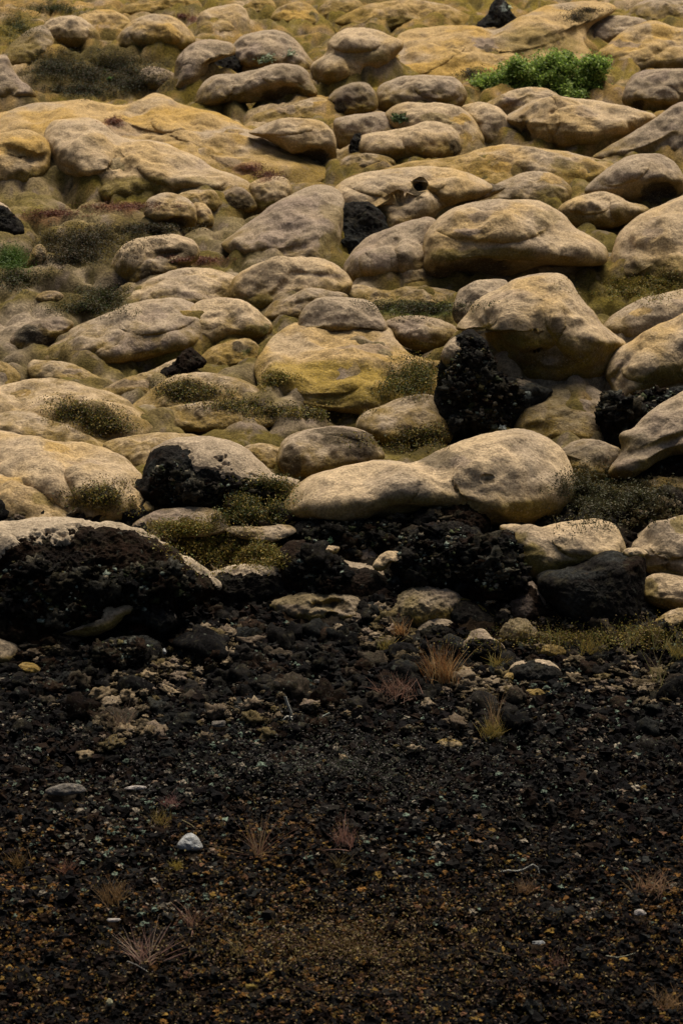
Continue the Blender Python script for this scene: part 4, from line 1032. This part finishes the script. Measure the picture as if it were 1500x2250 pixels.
heath("red plants at the foot of the golden hummock", [(280,455,90,8),(120,470,60,8),(430,572,50,6)], 700, .03, hr)
heath("red plants on the right end of the golden hummock", [(550,370,30,9),(590,385,30,8),(250,268,16,7)], 300, .03, hr)
heath("dark red tuft among the ochre mounds in the upper left", [(424,44,14,9),(400,36,12,5)], 200, .04, hr)
heath("mustard plants at the foot of the far golden slope", [(1035,165,24,12),(1260,40,30,12),(1290,24,50,5)], 400, .05, hb)
heath("olive moss plants right of the long boulder", [(1380,640,90,26),(1450,620,60,22)], 900, .03, hy)
heath("thin grass on the rubble below the black slab", [(1250,1405,180,26),(1420,1400,80,24)], 1100, .06, hy + [(.1,.06,.03)], leaf=.007)
heath("fine brown litter of stems and leaves over the lower gravel", [(750,2080,800,230)], 3000, .03, [(.09,.05,.018),(.13,.085,.03),(.06,.03,.015),(.11,.08,.02)], name="plant_litter", leaf=.009)
heath("fine grey litter over the upper gravel", [(750,1680,800,170)], 1700, .025, [(.05,.04,.03),(.07,.06,.05),(.05,.055,.03)], name="plant_litter", leaf=.008)

# broken clinker and lichened bits on the dark faces
def face_points(n, shapes, lift=-.008):
    """points on the dark rocks' faces, gathered by the rock they lie on"""
    out = {}
    for _ in range(n):
        lx, ly, rx, ry = random.choice(shapes)
        a, r = random.uniform(0, 6.283), math.sqrt(random.uniform(0, 1))
        ok, l, nr, _, ob, _ = sc.ray_cast(dg, Vector((0, 0, HC)), Vector(ray(lx + rx * r * math.cos(a), ly + ry * r * math.sin(a))).normalized())
        if ok and ob.name.split(".")[0] == "lava_rock":
            out.setdefault(ob.name, []).append(tuple(l + nr * lift))
    return out


FACES = [(1060,850,100,90),(1020,800,50,60),(1440,890,110,40),(1345,900,26,36),(378,1062,48,40),(490,1085,90,22),(160,1310,170,70),(330,1290,110,50),(60,1290,70,60),(980,1220,110,60),(1090,1240,60,60),
         (780,1175,120,30),(700,1260,60,40),(1060,930,60,30),(270,1440,80,30)]
REG_OLD, REG[:] = list(REG), []
for part, cnt, lift, med, cols_, wts_, sub_, mt in [
        ("clinker", 1700, -.008, .030, [BLACK, DARK, BROWN, (.03, .024, .014), (.05, .046, .035), (.09, .075, .05)], [4, 4, 4, 3, 3, 1], 2, ROCK),
        ("lichen", 2800, .016, .0105, [(.15, .17, .13), (.10, .08, .05), (.06, .05, .02), (.18, .15, .10), (.04, .045, .02)], [3, 3, 3, 1.5, 3], 1, STONE)]:
    for rock_name, ps in face_points(cnt, FACES, lift).items():
        ps = np.array(ps)
        host = bpy.data.objects[rock_name]
        st_ = stones(part, None, ps - np.array(host.location), rng.lognormal(math.log(med), .5, len(ps)), rng.uniform(.4, .85, len(ps)), pick(len(ps), cols_, wts_), sub=sub_, jag=.85, mat=mt, lump=2.2)
        st_.parent = host
        del st_["label"]
REG[:] = REG_OLD

# the green bush
loc = Vector(ray(1180, 212) * float(ground_depth(1180, 200)) + np.array([0, 0, HC]))
dB = ((loc.x) ** 2 + loc.y ** 2 + (loc.z - HC) ** 2) ** .5
mpp = dB / FPX
bush = bpy.data.objects.new("green_bush", None)
COL.objects.link(bush)
bush.location = loc
bush["label"] = "bright green leafy bush, the only green shrub on the moss, upper right"
bush["category"] = "bush"
clumps = [(1042,204,26,18),(1062,192,34,22),(1085,186,36,26),(1115,176,40,32),(1150,160,36,34),(1135,150,22,22),(1190,165,46,40),(1220,135,40,26),(1215,165,50,40),(1260,165,50,44),(1300,165,38,40),(1310,145,26,22),(1260,195,50,22),(1150,195,50,18),(1290,195,34,20)]
LP, BC = [], []
clumps += [(1100,205,50,18),(1180,205,60,20),(1240,200,60,24),(1285,180,40,30)]
for (lx, ly, rx, ry) in clumps:
    c = ray(lx, ly)
    c = c / c[1] * (loc.y + .05 + .003 * (205 - ly) + random.uniform(-.1, .1)) + np.array([0, 0, HC])
    c[2] = max(c[2], loc.z + .02)
    BC.append(c)
    for t in range(30):
        # sprigs give the uneven outline and the gaps
        u = np.array([random.gauss(0, 1), random.gauss(0, 1), random.gauss(0, 1)])
        u /= np.linalg.norm(u)
        tip = c + u * np.array([rx, rx * .9, ry]) * mpp * random.uniform(.35, 1.05)
        for _ in range(70):
            LP.append(tip + np.random.default_rng(len(LP)).normal(0, 1, 3) * mpp * 7)
Vb, Fb, Cb = leafy(LP, .019, [(.15, .23, .035), (.22, .31, .05), (.08, .13, .02), (.33, .40, .10)], .9)
link("foliage", make_mesh("foliage", Vb - np.array(loc), Fb, None, Cb, BUSH, True), bush)


def tube(pts, r0, r1, sides=5):
    pts = np.array(pts, float)
    V, F = [], []
    for i, p in enumerate(pts):
        d = pts[min(i + 1, len(pts) - 1)] - pts[max(i - 1, 0)]
        d /= np.linalg.norm(d) + 1e-9
        a = np.cross(d, [.3, .2, .9])
        a /= np.linalg.norm(a) + 1e-9
        b = np.cross(d, a)
        r = r0 + (r1 - r0) * i / (len(pts) - 1)
        for s in range(sides):
            t = 6.2832 * s / sides
            V.append(p + r * (a * math.cos(t) + b * math.sin(t)))
    for i in range(len(pts) - 1):
        for s in range(sides):
            F.append((i * sides + s, i * sides + (s + 1) % sides, (i + 1) * sides + (s + 1) % sides, (i + 1) * sides + s))
    return V, F


VS, FS = [], []
for c in BC:
    b0 = np.array([loc.x + (c[0] - loc.x) * .5, loc.y + .1, loc.z - .05])
    v, f = tube([b0, b0 * .5 + c * .5 + np.array([random.gauss(0, .03), 0, -.02]), c], .012, .005)
    FS += [tuple(np.array(q) + len(VS)) for q in f]
    VS += v
link("stems", make_mesh("stems", np.array(VS) - np.array(loc), FS, None, np.tile((.06, .04, .025), (len(VS), 1)), STONE), bush)


def tuft(name, label, cat, px, py, h, n, wid, spread, cols, r=.03, curl=.4, group=None, bw=.0019):
    p, _ = hit(px, py)
    if p is None:
        return
    r *= .9
    roots = [(p.x + random.gauss(0, r), p.y + random.gauss(0, r), p.z - .01) for _ in range(n)]
    spread *= .72
    roots = roots + [(q[0] + random.gauss(0, .01), q[1] + random.gauss(0, .01), q[2]) for q in roots[: n // 2]]
    V, F, C = blades(roots, h, bw * wid, spread, cols, curl + .35, 5)
    link(name, make_mesh(name, np.array(V) - np.array(p), F, None, np.clip(C, .004, 1), LEAF, True), None, tuple(p), label=label, category=cat, group=group)


rust = [(.26, .12, .04), (.32, .17, .06), (.2, .085, .03), (.36, .24, .1)]
straw = [(.34, .24, .13), (.26, .17, .08), (.2, .12, .06)]
pinkc = [(.22, .115, .075), (.17, .085, .055), (.24, .15, .10)]
yel = [(.28, .2, .045), (.22, .15, .04), (.18, .16, .05)]
tuft("grass_tuft", "largest rust orange grass tuft, standing in the rubble at centre right", "grass tuft", 972, 1492, .23, 170, 1.3, .38, rust + [(.3,.2,.1)], .05, .3)
tuft("grass_tuft", "low pink grass tuft left of the big rust one", "grass tuft", 872, 1520, .12, 100, 1.1, .8, pinkc, .06)
tuft("grass_tuft", "yellow tussock on the dark gravel with a tall straw plume", "grass tuft", 1084, 1612, .10, 90, 1.3, .6, yel, .035)
tuft("grass_stalk", "tall straw plume rising from the yellow tussock", "grass stalk", 1080, 1600, .24, 26, 1.0, .10, straw, .015, .1)
tuft("grass_tuft", "small orange tuft at the left of the crusted rock", "grass tuft", 880, 1392, .11, 50, 1.1, .5, rust, .02)
tuft("grass_tuft", "small ochre tuft below the long grey moss mat", "grass tuft", 848, 1425, .10, 40, 1.1, .5, yel, .02)
tuft("grass_tuft", "yellow tuft beside the dark boulder shade on the right", "grass tuft", 1300, 1430, .12, 60, 1.1, .6, yel, .04)
tuft("grass_tuft", "yellow tuft near the right edge under the pale strip", "grass tuft", 1490, 1440, .12, 60, 1.1, .6, yel, .03)
tuft("grass_tuft", "olive tuft right of centre above the dark slab", "grass tuft", 1090, 1462, .09, 45, 1.1, .7, yel, .03)
tuft("dry_plant", "star-shaped dried plant with long straw stems, lower centre left", "dry plant", 565, 1880, .30, 26, 1.1, 1.1, straw + pinkc, .012, .15)
tuft("dry_plant", "pink dried rosette with bent stems, lower left", "dry plant", 322, 2112, .20, 60, 1.3, .9, [(.34,.2,.15),(.28,.15,.11),(.36,.26,.18)], .03, .3)
tuft("dry_plant", "small pink dried rosette up and right of the lower left one", "dry plant", 424, 2036, .15, 34, 1.1, .8, [(.28,.15,.1),(.22,.12,.07)], .02)
tuft("dry_plant", "soft brown feathery clump below the white stone's left", "dry plant", 252, 1972, .12, 90, 1.0, .5, [(.16,.09,.035),(.2,.12,.05)], .04)
tuft("dry_plant", "rusty clump at the left edge below the feathery rows", "dry plant", 148, 1912, .08, 50, 1.0, .7, [(.2,.09,.05),(.16,.08,.05)], .03)
tuft("dry_plant", "brown clump near the left edge above the rusty one", "dry plant", 40, 1895, .09, 50, 1.0, .6, [(.15,.09,.03)], .03)
tuft("dry_plant", "tall reddish seed head left of the dark hollow", "dry plant", 758, 1850, .13, 60, 1.1, .45, [(.2,.1,.07),(.24,.13,.09)], .03)
tuft("dry_plant", "thin ochre stalk under the reddish seed head", "dry plant", 742, 1905, .10, 26, 1.0, .4, [(.2,.14,.06)], .015)
tuft("dry_plant", "pinkish clump right of the bottom centre twig", "dry plant", 1225, 2120, .08, 80, 1.0, .9, [(.2,.1,.07),(.16,.09,.06)], .05)
tuft("dry_plant", "sand-coloured clump under the white twig on the right", "dry plant", 1152, 1960, .09, 60, 1.0, .5, [(.2,.12,.06)], .03)
tuft("dry_plant", "tangled tan clump near the right edge of the gravel", "dry plant", 1432, 1950, .12, 80, 1.0, 1.0, [(.22,.12,.07),(.26,.17,.09)], .05)
tuft("dry_plant", "ochre plant with a reddish stem at the lower right corner", "dry plant", 1460, 2215, .10, 90, 1.1, .8, [(.22,.13,.05),(.26,.15,.07)], .06)
tuft("dry_plant", "yellow starry plant below the white stone", "dry plant", 385, 1905, .06, 60, 1.2, 1.1, [(.26,.19,.04)], .02)
tuft("dry_plant", "ochre sprig above the white stone", "dry plant", 352, 1810, .11, 50, 1.0, .5, [(.2,.14,.04)], .03)
tuft("dry_plant", "pink sprig at the left above the ochre one", "dry plant", 372, 1765, .08, 40, 1.0, .7, [(.22,.11,.09)], .03)
tuft("dry_plant", "two pale sprigs in the lower left quarter", "dry plant", 528, 2090, .12, 16, 1.0, .5, [(.22,.16,.06)], .02)
tuft("dry_plant", "grey brown upright tuft in the left gravel", "dry plant", 255, 1590, .14, 50, 1.0, .7, [(.13,.09,.05),(.18,.12,.08)], .04)
for (a, b, c, l) in [(1330,1408,.16,"tall green grass blades in front of the black slab"), (1440,1500,.26,"pale upright grass stalk at the far right of the gravel"), (1212,1422,.20,"two straw blades left of the black slab's shade"),
                     (1385,1420,.17,"thin straw blades under the right-hand pale boulders"), (1455,1420,.2,"leaning blades beside the pinkish moss strip")]:
    tuft("grass_tuft", l, "grass tuft", a, b, c, 9, 1.3, .3, [(.16,.15,.05),(.24,.18,.09)], .03, .15)

# pale leafy plants on the round boulder and the green one on the ochre belly
for (px, py, rx, ry, nn, cc, lab) in [(583,136,24,16,70,[(.34,.38,.25),(.2,.26,.14)],"pale silvery leafy plant on the big round boulder"),
                                      (637,122,16,9,40,[(.34,.36,.24),(.22,.26,.16)],"smaller silvery plant to the right on the same boulder"),
                                      (878,266,22,13,160,[(.06,.09,.03),(.09,.12,.05)],"small green plant clinging to the ochre-bellied boulder"),
                                      (243,176,8,6,30,[(.12,.2,.04)],"bright green sprig in the dark heather mat"),
                                      (1118,20,5,8,10,[(.4,.45,.3)],"pale green fleck of a plant on the pointed black rock"),
                                      (1102,942,12,4,16,[(.4,.42,.36)],"tiny white plant on the crown of the biggest boulder"),
                                      (1335,1058,10,8,14,[(.25,.34,.2)],"pale green leaf in the dark right-hand hollow"),
                                      (728,1192,6,10,12,[(.16,.26,.14)],"green blade beside the bright crust on the round black boulder")]:
    l, nr = hit(px, py)
    dd = (l - Vector((0, 0, HC))).length / FPX
    pts = [tuple(l + Vector((random.gauss(0, rx * .38), random.gauss(0, rx * .3), abs(random.gauss(0, ry * .5)))) * dd) for _ in range(nn * 2)]
    if pts:
        b = np.array(pts).mean(0)
        V, F, C = leafy(pts, .022, cc, 1)
        link("leafy_plant", make_mesh("leafy_plant", V - b, F, None, C, LEAF, True), None, tuple(b), label=lab, category="plant")


# stones and twigs lying on the gravel
def put_stone(label, pts, col, name="stone", cat="stone"):
    blob(name, label, pts, pal='slate', lean=.4, k=.8, sink=.2, rock=False, rough=.4, flank=0, cat=cat, stains=[(sum(p[0] for p in pts)/len(pts), sum(p[1] for p in pts)/len(pts), 200, 200, col, 1)], detail=.6)


COLS['q'] = np.array((.30, .31, .31)); COLS['c'] = np.array((.36, .32, .29)); COLS['k'] = np.array((.10, .095, .09)); COLS['a'] = np.array((.3, .29, .18)); COLS['f'] = np.array((.2, .14, .03))
for lab, cx, cy, rx, ry, ck in SMALL:
    an = np.linspace(0, 2 * np.pi, 9)[:-1]
    rr = rng.uniform(.8, 1.15, 8)
    shp = [(390,1862),(396,1846),(409,1833),(424,1831),(437,1842),(446,1859),(442,1867),(415,1869)] if ck == 'q' and cx == 418 else [(cx + rx * r * math.cos(a), cy + ry * r * (math.sin(a) if math.sin(a) < 0 else .7 * math.sin(a))) for a, r in zip(an, rr)]
    blob("stone", lab, shp, pal='slate', lean=.4, k=.7, sink=.0, forward=.05,
         rough=.3, flank=0, cat="stone", stains=[(cx, cy, 300, 300, ck, 1)])


def twig(label, lines, r=.004, col=(.42, .4, .33)):
    p0, _ = hit(*lines[0][0])
    V, F = [], []
    for ln in lines:
        pts = []
        for (x, y) in ln:
            q, _ = hit(x, y)
            pts.append(q + Vector((0, -.02, .025)))
        # keep the twig in one plane of depth so that it does not dive between stones
        ym = sorted(q.y for q in pts)[len(pts) // 2]
        pts = [Vector(ray(*xy)) * (((ym - .03) + (1 if False else 0)) / ray(*xy)[1]) + Vector((0, 0, HC)) for xy in ln]
        v, f = tube([tuple(q) for q in pts], r, r * .5)
        F += [tuple(np.array(q) + len(V)) for q in f]
        V += v
    link("twig", make_mesh("twig", np.array(V) - np.array(p0), F, None, np.tile(col, (len(V), 1)), STONE), None, tuple(p0), label=label, category="twig")


twig("white looped twig on the dark gravel, left one of the pale pair", [[(626,1530),(632,1548),(640,1566),(644,1576),(630,1574),(622,1582)], [(640,1566),(636,1575),(642,1582)]], .009)
twig("short straight pale twig right of the looped one", [[(690,1592),(700,1582),(712,1573),(724,1566)]], .009, (.36, .38, .3))
twig("bent white twig on the right gravel", [[(1100,1916),(1115,1912),(1135,1914),(1150,1910),(1170,1899),(1180,1905),(1184,1920)]], .005)
twig("long thin straw lying across the lower right gravel", [[(1070,2090),(1110,2098),(1150,2112),(1185,2125)]], .003, (.2, .14, .07))
twig("wavy pale twig near the lower right edge", [[(1330,2100),(1355,2104),(1375,2100),(1395,2094)]], .004, (.3, .28, .2))
twig("thin straw standing beside the white stone", [[(400,1802),(420,1812),(438,1828),(446,1846)]], .003, (.3, .24, .12))
twig("fine pale straw in the bottom left rubble", [[(280,2112),(300,2120),(325,2135)]], .004, (.38, .34, .28))
print("objects", len(bpy.data.objects))
